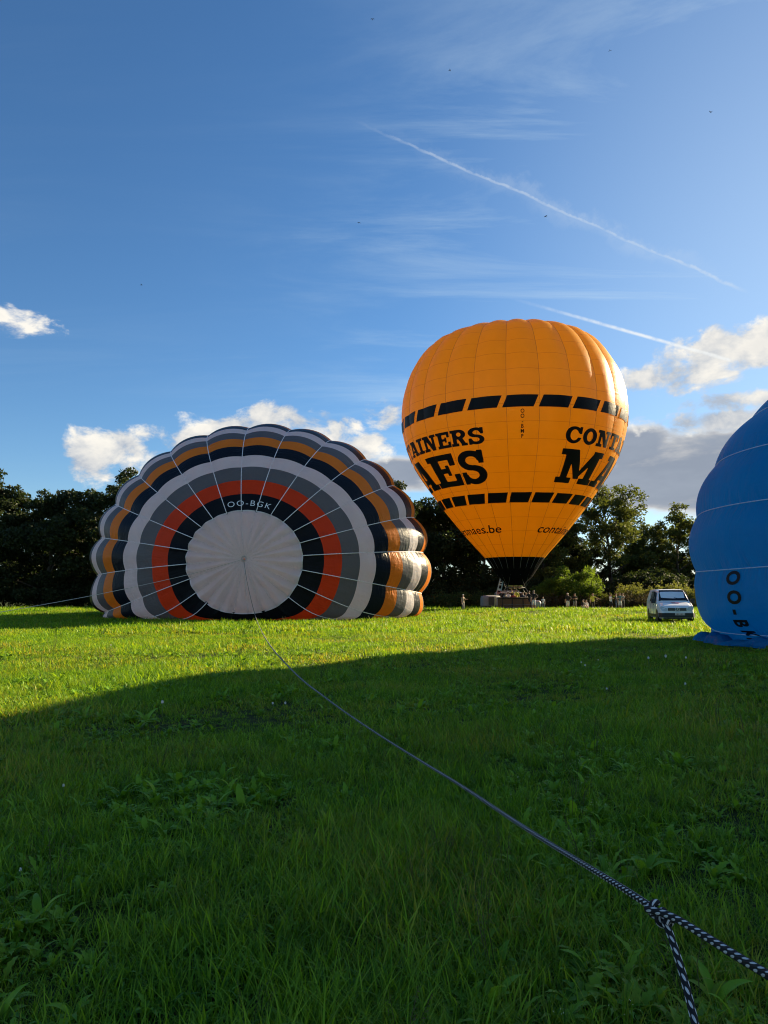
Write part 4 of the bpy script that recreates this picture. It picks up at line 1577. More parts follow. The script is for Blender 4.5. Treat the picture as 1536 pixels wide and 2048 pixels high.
def person(loc, rz, label, group, shirt='black', trousers='jeans', hair='dark', height=1.74, arms=('down', 'down'), pose='stand', shorts=False, sleeves=False):
    k = height / 1.74
    J, E, Rr, bone = [], [], [], []

    def j(x, y, z, r):
        J.append((x * k, y * k, z * k)); Rr.append(r * k)
        return len(J) - 1

    def e(a, b, tag):
        E.append((a, b)); bone.append(tag)
        return b
    sit = pose == 'sit'
    hz = .14 if sit else .93
    lean = .10 if pose == 'lean' else (-.08 if sit else 0)
    pel = j(0, 0, hz, .145)
    wa = e(pel, j(0, lean * .4, hz + .17, .125), 'shirt')
    ch = e(wa, j(0, lean * .8, hz + .40, .150), 'shirt')
    nb = e(ch, j(0, lean, hz + .555, .062), 'shirt')
    he = e(nb, j(0, lean - .015, hz + .63, .070), 'skin')
    h1 = e(he, j(0, lean - .03, hz + .70, .096), 'skin')
    h2 = e(h1, j(0, lean - .01, hz + .775, .080), 'skin')
    hands = []
    for s, mode in ((1, arms[0]), (-1, arms[1])):
        sh = e(ch, j(s * .185, lean, hz + .485, .062), 'shirt')
        zs = hz + .485
        P = {'down': ((.235, .0, -.28), (.25, -.06, -.53)), 'cross': ((.23, -.06, -.26), (.02, -.22, -.20)), 'hip': ((.36, .05, -.22), (.18, -.03, -.38)),
             'point': ((.40, -.10, -.10), (.64, -.16, -.22)), 'up': ((.34, -.08, .08), (.36, -.12, .34)), 'front': ((.24, -.12, -.20), (.16, -.38, -.16))}[mode]
        el = e(sh, j(s * P[0][0], lean + P[0][1], zs + P[0][2], .046), 'shirt')
        wr = e(el, j(s * P[1][0], lean + P[1][1], zs + P[1][2], .031), 'shirt' if sleeves else 'skin')
        d = (Vector(P[1]) - Vector(P[0])).normalized()
        ha = e(wr, j(s * (P[1][0] + d.x * .075), lean + P[1][1] + d.y * .075, zs + P[1][2] + d.z * .075, .030), 'skin')
        hands.append((s, Vector(J[ha]), Vector((s * d.x, d.y, d.z))))
        hip = e(pel, j(s * .10, 0, hz - .06, .098), 'trousers')
        if sit:
            kn = e(hip, j(s * .17, -.40, .40, .062), 'trousers')
            an = e(kn, j(s * .15, -.66, .09, .042), 'skin' if shorts else 'trousers')
            e(an, j(s * .16, -.82, .05, .038), 'shoe')
        else:
            st = .10 * s if pose == 'walk' else 0
            kn = e(hip, j(s * .11, -.03 - st * .6, .50, .064), 'trousers')
            an = e(kn, j(s * .12, .02 - st * 1.8, .09, .044), 'skin' if shorts else 'trousers')
            e(an, j(s * .145, -.14 - st * 1.8, .045, .040), 'shoe')
    me = bpy.data.meshes.new('person')
    me.from_pydata(J, E, [])
    ob = bpy.data.objects.new('person', me)
    COL.objects.link(ob)
    sk = ob.modifiers.new('skin', 'SKIN')
    for i, v in enumerate(me.skin_vertices[0].data):
        v.radius = (Rr[i], Rr[i] * .82 if i < 3 else Rr[i])
        v.use_root = (i == 0)
    sk.use_smooth_shade = True
    ss = ob.modifiers.new('sub', 'SUBSURF')
    ss.levels = ss.render_levels = 1
    dg = bpy.context.evaluated_depsgraph_get()
    out = bpy.data.meshes.new_from_object(ob.evaluated_get(dg))
    bpy.data.objects.remove(ob)
    bm = bmesh.new()
    bm.from_mesh(out)
    bpy.data.meshes.remove(out)
    # five tapering fingers on each hand, the thumb from the side of the palm
    nf0 = len(bm.faces)
    for s, hp, d in hands:
        side = d.cross(Vector((0, 1, .2))).normalized()
        for q in range(5):
            o = hp + side * ((q - 1.5) * .017 if q < 4 else .034) * k + d * (.005 if q < 4 else -.02) * k
            L = (.060, .072, .068, .052, .048)[q] * k
            dd = (d + (side * .8 if q == 4 else Vector((0, -.15, 0)))).normalized()
            g = Geo().tube([o, o + dd * L * .55, o + (dd + Vector((0, -.25, -.1))).normalized() * L], [.010 * k, .009 * k, .006 * k], 5)
            vs = [bm.verts.new(v) for v in g.v]
            for f in g.f:
                bm.faces.new([vs[i] for i in f])
    bm.normal_update()
    out = bpy.data.meshes.new('person')
    bm.to_mesh(out)
    bm.free()
    tags = ['skin', 'shirt', 'trousers', 'shoe']
    for m in (SKIN, CLOTH[shirt], CLOTH[trousers], SHOE):
        out.materials.append(m)
    A = np.array([J[a] for a, b in E]); B = np.array([J[b] for a, b in E])
    mi = []
    for f in out.polygons:
        if f.index >= nf0:
            mi.append(0)
            continue
        c = np.array(f.center)
        t = np.clip(np.sum((c - A) * (B - A), 1) / np.sum((B - A) ** 2, 1), 0, 1)
        dd = np.linalg.norm(c - (A + (B - A) * t[:, None]), axis=1)
        tg = bone[int(np.argmin(dd))]
        if tg == 'shirt' and c[2] < (hz + .02) * k and abs(c[0]) < .2 * k:
            tg = 'trousers'
        mi.append(tags.index(tg))
    out.polygons.foreach_set('material_index', mi)
    out.polygons.foreach_set('use_smooth', [True] * len(out.polygons))
    o = bpy.data.objects.new('person', out)
    COL.objects.link(o)
    o.location = loc
    o.rotation_euler = (0, 0, rz)
    setp(o, label, 'person', group)
    # face: eyes, nose, mouth; hair cap
    hc = Vector((0, (lean - .025) * k, (hz + .735) * k))
    fg = Geo()
    for s in (1, -1):
        fg.box(hc + Vector((s * .034, -.088, .0)) * k, (.022 * k, .012 * k, .010 * k), 0)
    fg.box(hc + Vector((0, -.088, -.065)) * k, (.045 * k, .012 * k, .008 * k), 0)
    fg.build('face_marks', HAIR['dark'], o)
    ng = Geo()
    ng.add([hc + Vector(q) * k for q in ((-.014, -.085, -.035), (.014, -.085, -.035), (0, -.118, -.032), (0, -.088, .012))], [(0, 2, 3), (1, 3, 2), (0, 1, 2)])
    for s in (1, -1):
        ng.box(hc + Vector((s * .088, .01, -.01)) * k, (.016 * k, .03 * k, .055 * k))
    ng.build('nose_and_ears', SKIN, o)
    hg = Geo()
    n1, n2 = 5, 12
    vs = []
    for a in range(n1 + 1):
        th = a / n1 * R(98)
        for b_ in range(n2):
            ph = 2 * PI * b_ / n2
            front = max(0, -math.sin(ph))
            t2 = th * (1 - .38 * front)
            vs.append(hc + Vector((math.sin(t2) * math.cos(ph) * .097, .012 + math.sin(t2) * math.sin(ph) * .108, math.cos(t2) * .098 - .004)) * k)
    hg.add(vs, [(a * n2 + b_, (a + 1) * n2 + b_, (a + 1) * n2 + (b_ + 1) % n2, a * n2 + (b_ + 1) % n2) for a in range(n1) for b_ in range(n2)])
    hg.build('hair', HAIR[hair], o, True)
    return o


def put_person(px, y, rz, label, group, dz=0.0, **kw):
    x = (px - 768) / FPX * y
    z = float(ground_z(np.float64(x), np.float64(y))) + dz
    return person((x, y, z), rz, label, group, **kw)


def build_people():
    cx, cy = YXY
    PG = 'passengers standing in the basket'
    c, s = math.cos(.10), math.sin(.10)
    seats = [(-1.0, -.30, 'beige', 'fair', 1.50, 0.4, 'passenger with fair hair and beige top at the basket\'s left end', 'down'),
             (-.62, .15, 'white', 'white', 1.62, -.3, 'white-haired passenger in white top in the basket, left of the tall one', 'front'),
             (-.28, -.35, 'red', 'brown', 1.52, .2, 'short passenger in red top in the middle of the basket', 'down'),
             (.08, .10, 'yellow', 'dark', 1.80, 3.0, 'tall passenger in yellow top at the centre of the basket', 'up'),
             (.55, -.30, 'navy', 'brown', 1.55, .5, 'passenger in navy top just right of the tall one', 'front'),
             (.98, .05, 'white', 'fair', 1.50, -.6, 'passenger in white top at the basket\'s right end', 'down')]
    for x, y, sh, hr, h, rz, lab, am in seats:
        person((cx + x * c - y * s, cy + x * s + y * c, BASKET_FLOOR + .12), rz, lab, PG, sh, 'jeans', hr, h, (am, 'down'))
    HG = 'ground crew and onlookers by the basket'
    put_person(1057, 67.4, 2.6, 'helper in black top leaning on the basket\'s right corner', HG, shirt='black', trousers='navy', hair='dark', height=1.72, arms=('front', 'front'), pose='lean')
    put_person(1065.5, 66.8, -.5, 'helper in black top and white shorts right of the basket', HG, shirt='black', trousers='white', hair='brown', height=1.74, arms=('hip', 'down'), shorts=True)
    put_person(1084, 66.0, .2, 'small child in white top standing right of the basket', HG, shirt='white', trousers='grey', hair='fair', height=1.15, arms=('down', 'front'))
    put_person(925, 75, .8, 'onlooker in pale top left of the trailer', HG, shirt='beige', trousers='grey', hair='white', height=1.66, arms=('front', 'down'))
    FG = 'people standing and sitting near the wood'
    put_person(1133, 80, 3.0, 'white-capped person in black top and white shorts, leftmost by the wood', FG, shirt='black', trousers='white', hair='white', height=1.80, arms=('down', 'hip'), shorts=True)
    put_person(1147, 80.5, .1, 'person in black top with arms crossed', FG, shirt='black', trousers='grey', hair='brown', height=1.78, arms=('cross', 'cross'), shorts=True)
    put_person(1162, 77, .6, 'person in white shorts sitting on the grass, left one of two', FG, dz=.18, shirt='black', trousers='white', hair='dark', height=1.7, pose='sit', shorts=True)
    put_person(1170, 77.5, -.5, 'person in white top sitting on the grass, right one of two', FG, dz=.14, shirt='white', trousers='white', hair='brown', height=1.7, pose='sit', shorts=True)
    put_person(1183, 79, -.4, 'person in yellow top stretching one arm out to the right', FG, shirt='yellow', trousers='black', hair='fair', height=1.74, arms=('point', 'down'))
    put_person(1218, 78, .7, 'person in white top walking, left of the close trio', FG, shirt='white', trousers='black', hair='dark', height=1.68, arms=('down', 'front'), pose='walk', shorts=True)
    put_person(1229, 78.5, 1.0, 'person in navy top with crossed arms, left one of the trio', FG, shirt='navy', trousers='jeans', hair='brown', height=1.72, arms=('cross', 'cross'))
    put_person(1236.5, 79, .0, 'person in teal top in the middle of the trio', FG, shirt='teal', trousers='white', hair='dark', height=1.76, arms=('hip', 'down'), shorts=True)
    put_person(1242.5, 79.5, -.9, 'person in grey top, right one of the trio', FG, shirt='grey', trousers='black', hair='brown', height=1.75, arms=('front', 'down'))


build_people()


# ------------------------------------------------------------------ ropes
def rope_material(name, dark, pale, density):
    """Braided sheath: pale flecks in a dark rope. UV.x once round, UV.y in metres."""
    m, b = material(name)
    uv = b.new('ShaderNodeUVMap')
    uv.uv_map = 'UVMap'
    u, v, _ = b.sep(uv.outputs[0])
    a = b.m('MULTIPLY', u, 5.0)
    c = b.m('MULTIPLY', v, density)
    row = b.m('FLOOR', a)
    fx = b.m('SUBTRACT', b.m('FRACT', a), .5)
    fy = b.m('SUBTRACT', b.m('FRACT', b.m('ADD', b.m('ADD', c, b.m('MULTIPLY', row, .5)), b.m('MULTIPLY', fx, .55))), .5)
    d = b.m('ADD', b.m('POWER', b.m('MULTIPLY', fx, 2.5), 2.0), b.m('POWER', b.m('MULTIPLY', fy, 3.6), 2.0))
    fl = b.ss(d, 1.0, .55)
    n = b.noise(b.comb(b.m('MULTIPLY', u, 4.0), b.m('MULTIPLY', v, 9.0), 0.0), 3.0, 3, .6)
    col = b.mix(b.m('MULTIPLY', fl, b.ss(n, .2, .5, .6, 1.0)), dark, pale)
    st = b.m('SINE', b.m('ADD', b.m('MULTIPLY', u, 2 * PI * 10), b.m('MULTIPLY', v, density * 6.28)))
    nr = bump(b, b.m('ADD', fl, b.m('MULTIPLY', st, .3)), .7, .002)
    return finish(m, b, principled(b, col, .75, 0, .3, nr))


M_ROPE = rope_material('black and white braid', (.012, .012, .014), (.66, .66, .64), 36.0)
M_LINE = simple('pale line', (.52, .50, .46), .7)


def spline(pts, n):
    P = np.array([tuple(p) for p in pts], float)
    P = np.concatenate([[2 * P[0] - P[1]], P, [2 * P[-1] - P[-2]]])
    out = []
    for i in range(1, len(P) - 2):
        p0, p1, p2, p3 = P[i - 1:i + 3]
        for t in np.linspace(0, 1, n, endpoint=False):
            out.append(.5 * ((2 * p1) + (p2 - p0) * t + (2 * p0 - 5 * p1 + 4 * p2 - p3) * t * t + (3 * p1 - p0 - 3 * p2 + p3) * t ** 3))
    out.append(P[-2])
    return np.array(out)


def rope_part(name, pts, rad, mat, parent, origin, n=10):
    pts = np.asarray(pts) - np.asarray(origin)
    geo = Geo().tube([tuple(p) for p in pts], rad if np.isscalar(rad) else list(rad), n)
    L = np.concatenate([[0], np.cumsum(np.linalg.norm(np.diff(pts, axis=0), axis=1))])
    k = len(pts)
    # open a seam so the braid runs round once
    v, f, uv = [], [], []
    V = np.array([tuple(q) for q in geo.v]).reshape(k, n, 3)
    for i in range(k):
        for q in range(n + 1):
            v.append(V[i, q % n]); uv.append((q / n, L[i]))
    for i in range(k - 1):
        for q in range(n):
            f.append((i * (n + 1) + q, i * (n + 1) + q + 1, (i + 1) * (n + 1) + q + 1, (i + 1) * (n + 1) + q))
    return part(name, v, f, mat, parent, uv=uv)


def build_ropes():
    # crown rope: from the crown ring down to the grass, through the meadow, then up to the hands of whoever holds it
    pole = Vector(CROWN_POLE) + Vector((0, -.12, -.05))
    g = lambda x, y, d, h=.10: (lambda p: Vector((p.x, p.y, float(ground_z(np.float64(p.x), np.float64(p.y))) + h)))(at(x, y, d))
    fall = [pole, pole.lerp(at(509, 1228, 44.6), .33) + Vector((-.02, -.1, -.1)), pole.lerp(at(509, 1228, 44.6), .70) + Vector((0, -.1, -.1)), at(511, 1233, 43.8)]
    lay = [at(519, 1254, 30.8), at(531, 1277, 23.0), at(548, 1301, 18.0), at(573, 1329, 14.4), at(606, 1361, 11.8)]
    rise = [at_range(645, 1391, 10.4), at_range(690, 1424, 9.0), at_range(760, 1471, 7.4), at_range(840, 1521, 5.8), at_range(920, 1570, 4.6), at_range(1000, 1623, 3.75),
            at_range(1080, 1675, 3.1), at_range(1160, 1724, 2.62), at_range(1240, 1773, 2.26), at_range(1312, 1820, 2.0)]
    main = spline(fall + lay + rise, 14)
    knot = Vector(main[-1])
    root = thing('crown_rope', 'black and white braided rope running from the striped balloon to a knot in the foreground', 'rope', tuple(knot))
    rope_part('rope', main, np.interp(np.linspace(0, 1, len(main)), [0, .35, .62, 1], [.016, .014, .0086, .0080]), M_ROPE, root, knot, 12)
    b1 = spline([knot + Vector((-.02, .0, .003)), at_range(1345, 1834, 1.93), at_range(1400, 1866, 1.83), at_range(1470, 1910, 1.70), at_range(1545, 1955, 1.58), at_range(1640, 2010, 1.42)], 12)
    b2 = spline([knot + Vector((-.01, .0, -.008)), at_range(1330, 1846, 1.98), at_range(1350, 1898, 1.94), at_range(1370, 1965, 1.90), at_range(1392, 2055, 1.85), at_range(1408, 2130, 1.82)], 12)
    rope_part('rope_strand', b1, .0080, M_ROPE, root, knot, 12)
    rope_part('rope_strand', b2, .0078, M_ROPE, root, knot, 12)
    # overhand knot: the tail wraps round the standing part
    d = (at_range(1345, 1860, 1.96) - knot).normalized()
    a = d.cross(Vector((0, 1, 0))).normalized(); c = d.cross(a)
    t = np.linspace(0, 1, 60)
    loop = [knot + d * (-.012 + .062 * q) + (a * math.cos(q * 2 * PI * 2.3) + c * math.sin(q * 2 * PI * 2.3)) * .0120 for q in t]
    rope_part('rope_knot', np.array([tuple(p) for p in loop]), .0074, M_ROPE, root, knot, 10)
    # second line leaving the crown to the left
    p0 = pole
    p1 = at(374, 1150, 44.0); p2 = at(190, 1190, 41.0); p3 = at(0, 1224.5, 38.5); p4 = at(-180, 1257, 36.6)
    r2 = thing('handling_line', 'thin pale line stretching from the striped balloon\'s crown to the left edge', 'rope', tuple(p4))
    rope_part('line', spline([p0, p1, p2, p3, p4], 10), .014, M_LINE, r2, p4, 6)


build_ropes()


# ------------------------------------------------------------------ dandelion clocks, weeds, birds
def build_dandelions():
    stem = simple('dandelion stem', (.10, .14, .05), .6)
    fluff = simple('dandelion fluff', (.78, .76, .72), .9)
    rng = np.random.default_rng(5)
    h = .30
    g = Geo().tube([(0, 0, 0), (.01, .005, h * .5), (.0, .01, h)], [.004, .0035, .003], 5)
    stem_me = mesh_data('stem', g.v, g.f, stem)
    f = Geo()
    f.lathe([(-.008, .001), (-.004, .007), (.004, .007), (.008, .001)], (0, .01, h + .02), (0, .01, 1), 8)
    for i in range(110):
        d = Vector(rng.normal(size=3)).normalized()
        o = Vector((0, .01, h + .02))
        a = d.orthogonal().normalized(); b = d.cross(a)
        f.add([o + d * .006 + a * .0006, o + d * .026 + a * .0006, o + d * .026 - a * .0006, o + d * .006 - a * .0006], [(0, 1, 2, 3)])
        for q in range(3):
            e = (a * math.cos(q * 2.1) + b * math.sin(q * 2.1))
            f.add([o + d * .026, o + d * .032 + e * .010 + d.cross(e) * .0022, o + d * .032 + e * .010 - d.cross(e) * .0022], [(0, 1, 2)])
    fl_me = mesh_data('seed_head', f.v, f.f, fluff, smooth=False)
    spots = [(1297, 1313, 'white dandelion clock, left one of three in front of the blue balloon', 1.2), (1332, 1310, 'white dandelion clock, middle one of three in front of the blue balloon', 1.35),
             (1372, 1314, 'white dandelion clock, right one of three in front of the blue balloon', 1.05),
             (1170, 1330, 'white dandelion clock in the shade between the rope and the van', .9), (1162, 1322, 'dandelion clock just above another in the shade below the yellow balloon', .75),
             (1196, 1316, 'small dandelion clock left of the three by the blue balloon', .7), (325, 1401, 'dandelion clock on the edge of the shadow at left', .95),
             (546, 1407, 'dandelion clock just left of the rope in the shade', .7), (571, 1407, 'dandelion clock almost touching the rope\'s left side', .75),
             (1370, 1368, 'lone dandelion clock below the van in the shade', .85), (1213, 1374, 'lone dandelion clock in the middle right of the shaded grass', .7),
             (126, 1584, 'tall dandelion clock in the shaded grass at lower left', .5), (40, 1760, 'dandelion clock near the left edge, low in the picture', .4), (222, 1293, 'dandelion clock in the sunlit grass at left', .8),
             (418, 1265, 'dandelion clock in the sun close to the striped balloon', .8)]
    for i, (px, py, lab, s) in enumerate(spots):
        v = ray(px, py)
        top = .32 * .74 * s
        t = (EYE - top) / -v.z
        p = Vector((0, 0, EYE)) + v * t
        o = thing('dandelion', lab, 'dandelion', (p.x, p.y, float(ground_z(np.float64(p.x), np.float64(p.y)))), i * 1.1, 'dandelion clocks in the grass')
        o.scale = (s * .55, s * .55, s * .74)
        link('stem', stem_me, o)
        link('seed_head', fl_me, o)


build_dandelions()


def build_birds():
    m = simple('bird feathers', (.02, .02, .022), .7)
    for i, (px, py, d, lab) in enumerate([(745, 38, 60, 'tiny dark bird highest in the sky, near the top centre'), (900, 141, 62, 'tiny dark bird above the upper end of the long contrail'),
                                          (1220, 101, 70, 'tiny dark bird high at the upper right'), (1421, 224, 55, 'tiny dark bird near the upper right edge'),
                                          (1091, 433, 52, 'dark bird just below the long contrail'), (718, 445, 66, 'tiny dark bird in the blue above the gap between balloons'),
                                          (283, 570, 64, 'tiny dark bird in the blue high above the striped balloon')]):
        p = at(px, py, d)
        t = thing('bird', lab, 'bird', tuple(p), i * 1.3, 'swallows in the sky')
        g = Geo()
        g.lathe([(0, .002), (.02, .014), (.06, .022), (.11, .016), (.15, .006), (.16, .001)], (0, -.06, 0), (0, 1, 0), 8)
        g.add([(-.02, .08, 0), (.02, .08, 0), (.035, .17, 0), (0, .12, .002), (-.035, .17, 0)], [(0, 1, 2, 3), (0, 3, 4), (3, 2, 1, 0), (4, 3, 0)])
        g.build('body', m, t, True)
        for s in (1, -1):
            w = Geo()
            z = .05 * math.sin(i * 2.2)
            w.add([(s * .01, -.02, .005), (s * .09, -.05, z * .6 + .01), (s * .19, .03, z + .005), (s * .08, .01, z * .6), (s * .01, .04, .003),
                   (s * .01, -.02, .0), (s * .09, -.05, z * .6 + .004), (s * .19, .03, z), (s * .08, .01, z * .6 - .005), (s * .01, .04, -.002)],
                  [(0, 1, 2, 3, 4), (9, 8, 7, 6, 5), (0, 5, 6, 1), (1, 6, 7, 2), (2, 7, 8, 3), (3, 8, 9, 4)])
            w.build('wing', m, t)


build_birds()


# ------------------------------------------------------------------ grass
def grass_material(name, c1, c2, dry, tr, trans=.45):
    m, b = material(name)
    uv = b.new('ShaderNodeUVMap')
    uv.uv_map = 'UVMap'
    g = b.new('ShaderNodeNewGeometry')
    oi = b.new('ShaderNodeObjectInfo')
    u, v, _ = b.sep(uv.outputs[0])
    big = b.noise(g.outputs['Position'], .35, 4, .55)
    mid = b.noise(g.outputs['Position'], 2.3, 3, .55)
    f = b.m('ADD', b.m('MULTIPLY', u, .45), b.m('ADD', b.m('MULTIPLY', oi.outputs['Random'], .25), b.m('MULTIPLY', mid, .30)))
    col = b.mix(b.ss(f, .2, .85), c1, c2)
    dr = b.m('MULTIPLY', b.ss(big, .42, .68), b.ss(b.m('FRACT', b.m('MULTIPLY', u, 7.31)), .25, .9))
    col = b.mix(b.m('MULTIPLY', dr, .75), col, dry)
    col = b.mix(b.ss(v, 0.0, .4, .30, 0.0), col, tuple(c * .45 for c in c1))  # blade feet painted darker, for the shade down between the blades
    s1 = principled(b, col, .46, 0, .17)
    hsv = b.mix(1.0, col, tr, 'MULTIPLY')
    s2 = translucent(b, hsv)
    return finish(m, b, shader_mix(b, trans, s1, s2))


def build_grass():
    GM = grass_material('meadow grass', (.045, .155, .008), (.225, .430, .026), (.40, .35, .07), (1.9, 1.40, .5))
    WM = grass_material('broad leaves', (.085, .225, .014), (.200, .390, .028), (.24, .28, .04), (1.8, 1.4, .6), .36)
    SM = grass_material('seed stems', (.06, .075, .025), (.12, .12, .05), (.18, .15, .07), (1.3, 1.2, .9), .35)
    FLM = simple('small flowers', (.70, .66, .40), .7)
    rng = np.random.default_rng(42)

    def tuft(n, rad, hmin, hmax, wid, segs, bend):
        V, F, UV = [], [], []
        for _ in range(n):
            a = rng.random() * 2 * PI
            r = rad * math.sqrt(rng.random())
            base = np.array([math.cos(a) * r, math.sin(a) * r, -.02])
            az = rng.random() * 2 * PI
            out = np.array([math.cos(az), math.sin(az), 0])
            sd = np.array([-out[1], out[0], 0])
            h = hmin + (hmax - hmin) * rng.random() ** 1.3
            bd = bend * (.2 + rng.random() ** 1.6 * 1.5)
            w = wid * (.6 + .7 * rng.random())
            ub = rng.random()
            o = len(V)
            th = .15 + .25 * rng.random()
            p = base.copy()
            step = h / segs
            for s in range(segs + 1):
                t = s / segs
                ww = w * (1 - t ** 1.7) * (.75 + .5 * math.sin(PI * min(1, t * 1.3)))
                if s < segs:
                    V += [p - sd * ww / 2, p + sd * ww / 2]
                    UV += [(ub, t), (ub, t)]
                else:
                    V.append(p.copy()); UV.append((ub, t))
                th2 = th + bd * t * 1.7
                p = p + (np.array([0, 0, 1]) * math.cos(th2) + out * math.sin(th2)) * step
            for s in range(segs - 1):
                F.append((o + 2 * s, o + 2 * s + 1, o + 2 * s + 3, o + 2 * s + 2))
            F.append((o + 2 * segs - 2, o + 2 * segs - 1, o + 2 * segs))
        return V, F, UV

    def rosette(n, L, W, up, lobes):
        V, F, UV = [], [], []
        for i in range(n):
            az = i * 2.4 + rng.random() * .7
            out = np.array([math.cos(az), math.sin(az), 0]); sd = np.array([-out[1], out[0], 0])
            l = L * (.6 + .6 * rng.random()); w = W * (.7 + .5 * rng.random())
            ub = rng.random()
            th = up * (.6 + .7 * rng.random())
            p = np.array([0, 0, .0]) + out * .01
            o = len(V)
            segs = 9
            for s in range(segs + 1):
                t = s / segs
                ww = w * math.sin(PI * min(1.0, t ** .75 * .96 + .03)) * (1 + (lobes * .45 * (1 if s % 2 else -1)))
                ww = max(ww, .003)
                V += [p - sd * ww / 2 + np.array([0, 0, ww * .16]), p, p + sd * ww / 2 + np.array([0, 0, ww * .16])]
                UV += [(ub, .4 + .6 * t)] * 3
                a2 = th - t * 1.5
                p = p + (out * math.cos(a2) + np.array([0, 0, 1]) * math.sin(a2)) * l / segs
            for s in range(segs):
                q = o + 3 * s
                F += [(q, q + 1, q + 4, q + 3), (q + 1, q + 2, q + 5, q + 4)]
        return V, F, UV

    def seedstem(n, h, heads, flower=False):
        V, F, UV, M = [], [], [], []
        for _ in range(n):
            az = rng.random() * 2 * PI
            out = np.array([math.cos(az), math.sin(az), 0])
            b0 = out * .05 * rng.random()
            tip = b0 + out * h * .22 + np.array([0, 0, h * (.8 + .35 * rng.random())])
            g = Geo().tube([b0, b0 * .5 + tip * .5 + np.array([0, 0, .03]) - out * .02, tip], [.0022, .0018, .0010], 4, cap=False)
            o = len(V)
            V += [np.array(q) for q in g.v]; F += [tuple(i + o for i in f) for f in g.f]; UV += [(rng.random(), .8)] * len(g.v); M += [0] * len(g.f)
            for k in range(heads):
                t = .62 + .38 * k / heads
                c = b0 * (1 - t) + tip * t + rng.normal(size=3) * .006
                d = rng.normal(size=3); d /= np.linalg.norm(d)
                s2 = np.cross(d, rng.normal(size=3)); s2 /= np.linalg.norm(s2)
                L = .010 if not flower else .008
                o = len(V)
                V += [c - d * L * .5, c + s2 * L * .3, c + d * L * .5, c - s2 * L * .3]
                F.append((o, o + 1, o + 2, o + 3)); UV += [(rng.random(), 1.0)] * 4; M.append(1 if flower else 0)
        return V, F, UV, M

    src = bpy.data.collections.new('grass_sources')
    variants = []

    def var(i, name, V, F, UV, mats, midx=None):
        o = bpy.data.objects.new('%s_%02d' % (name, i), mesh_data(name, V, F, mats, midx=midx, smooth=True, uv=UV))
        src.objects.link(o)
        variants.append(o)

    i = 0
    for (n, hm, hx, bd) in ((50, .07, .17, 1.35), (50, .09, .21, 1.6), (44, .05, .15, 2.0), (46, .11, .25, 1.1)):
        V, F, UV = tuft(n, .13, hm, hx, .0062, 5, bd); var(i, 'tuft', V, F, UV, GM); i += 1     # 0-3
    for (n, L, W, up, lo) in ((10, .17, .040, 1.15, .7), (8, .20, .052, 1.25, .12), (14, .12, .038, 1.05, .5)):
        V, F, UV = rosette(n, L, W, up, lo); var(i, 'tuft', V, F, UV, WM); i += 1              # 4-6
    V, F, UV, M = seedstem(4, .34, 26); var(i, 'tuft', V, F, UV, [SM, FLM], M); i += 1          # 7
    V, F, UV, M = seedstem(9, .22, 1, True); var(i, 'tuft', V, F, UV, [GM, FLM], M); i += 1     # 8
    for (n, hx, bd) in ((24, .17, 1.5), (22, .22, 1.2), (26, .14, 1.8)):
        V, F, UV = tuft(n, .22, .08, hx, .013, 3, bd); var(i, 'tuft', V, F, UV, GM); i += 1     # 9-11
    for (n, hx, bd) in ((18, .24, 1.0), (16, .34, .8)):
        V, F, UV = tuft(n, .36, .10, hx, .030, 2, bd); var(i, 'tuft', V, F, UV, GM); i += 1     # 12-13
    V, F, UV = rosette(12, .26, .10, .8, .3); var(i, 'tuft', V, F, UV, WM); i += 1              # 14

    def vnoise(x, y, f, seed):
        r = np.random.default_rng(seed)
        s = np.zeros_like(x)
        for k in range(7):
            a = r.random() * 2 * PI; fr = f * (.6 + 1.2 * r.random())
            s += np.sin((x * math.cos(a) + y * math.sin(a)) * fr + r.random() * 6.28)
        return s / 7 * 1.6

    P, I, SZ = [], [], []

    def scatter(y0, y1, dens, choose, slope=.62, margin=3.6, smul=1.0):
        wmax = slope * y1 + margin
        n = int(dens * (y1 - y0) * 2 * wmax)
        x = (rng.random(n) * 2 - 1) * wmax
        y = y0 + (y1 - y0) * rng.random(n)
        k = np.abs(x) < slope * np.maximum(y, 0) + margin
        # nothing grows under the balloons lying on the meadow
        k &= ~((((x + 8.45) / 9.9) ** 2 + ((y - 54.5) / 8.0) ** 2 < 1) | (((x - 20.4) / 8.4) ** 2 + ((y - 26.5) / 7.5) ** 2 < 1))
        x, y = x[k], y[k]
        n = len(x)
        a = vnoise(x, y, 1.1, 5); c = vnoise(x, y, .35, 9)
        idx, s = choose(x, y, a, c, rng.random(n), rng.random(n))
        P.append(np.stack([x, y, ground_z(x, y)], 1)); I.append(idx); SZ.append(s * smul)

    def near(x, y, a, c, r1, r2):
        idx = (r1 * 4).astype(int)
        idx = np.where((a > .25) & (r2 < .55), 3, idx)
        idx = np.where((a < -.30) & (r2 < .6), 2, idx)
        wd = np.clip((vnoise(x, y, 2.6, 21) - .05) * 3, 0, 1)
        s = (.62 + .60 * r2) * (1 + .42 * a) * (1 - .14 * wd)
        return idx, s

    def weeds(x, y, a, c, r1, r2):
        wd = np.clip((vnoise(x, y, 2.6, 21) - .05) * 3, 0, 1)
        idx = np.where(r1 < .44, 4, np.where(r1 < .50, 5, np.where(r1 < .88, 6, np.where(r1 < .935, 7, np.where(r1 < .962, 8, 5)))))
        return idx, (.45 + .60 * r2) * (.62 + .38 * wd)

    def midf(x, y, a, c, r1, r2):
        idx = 9 + (r1 * 3).astype(int)
        return idx, (.65 + .55 * r2) * (1 + .45 * a)

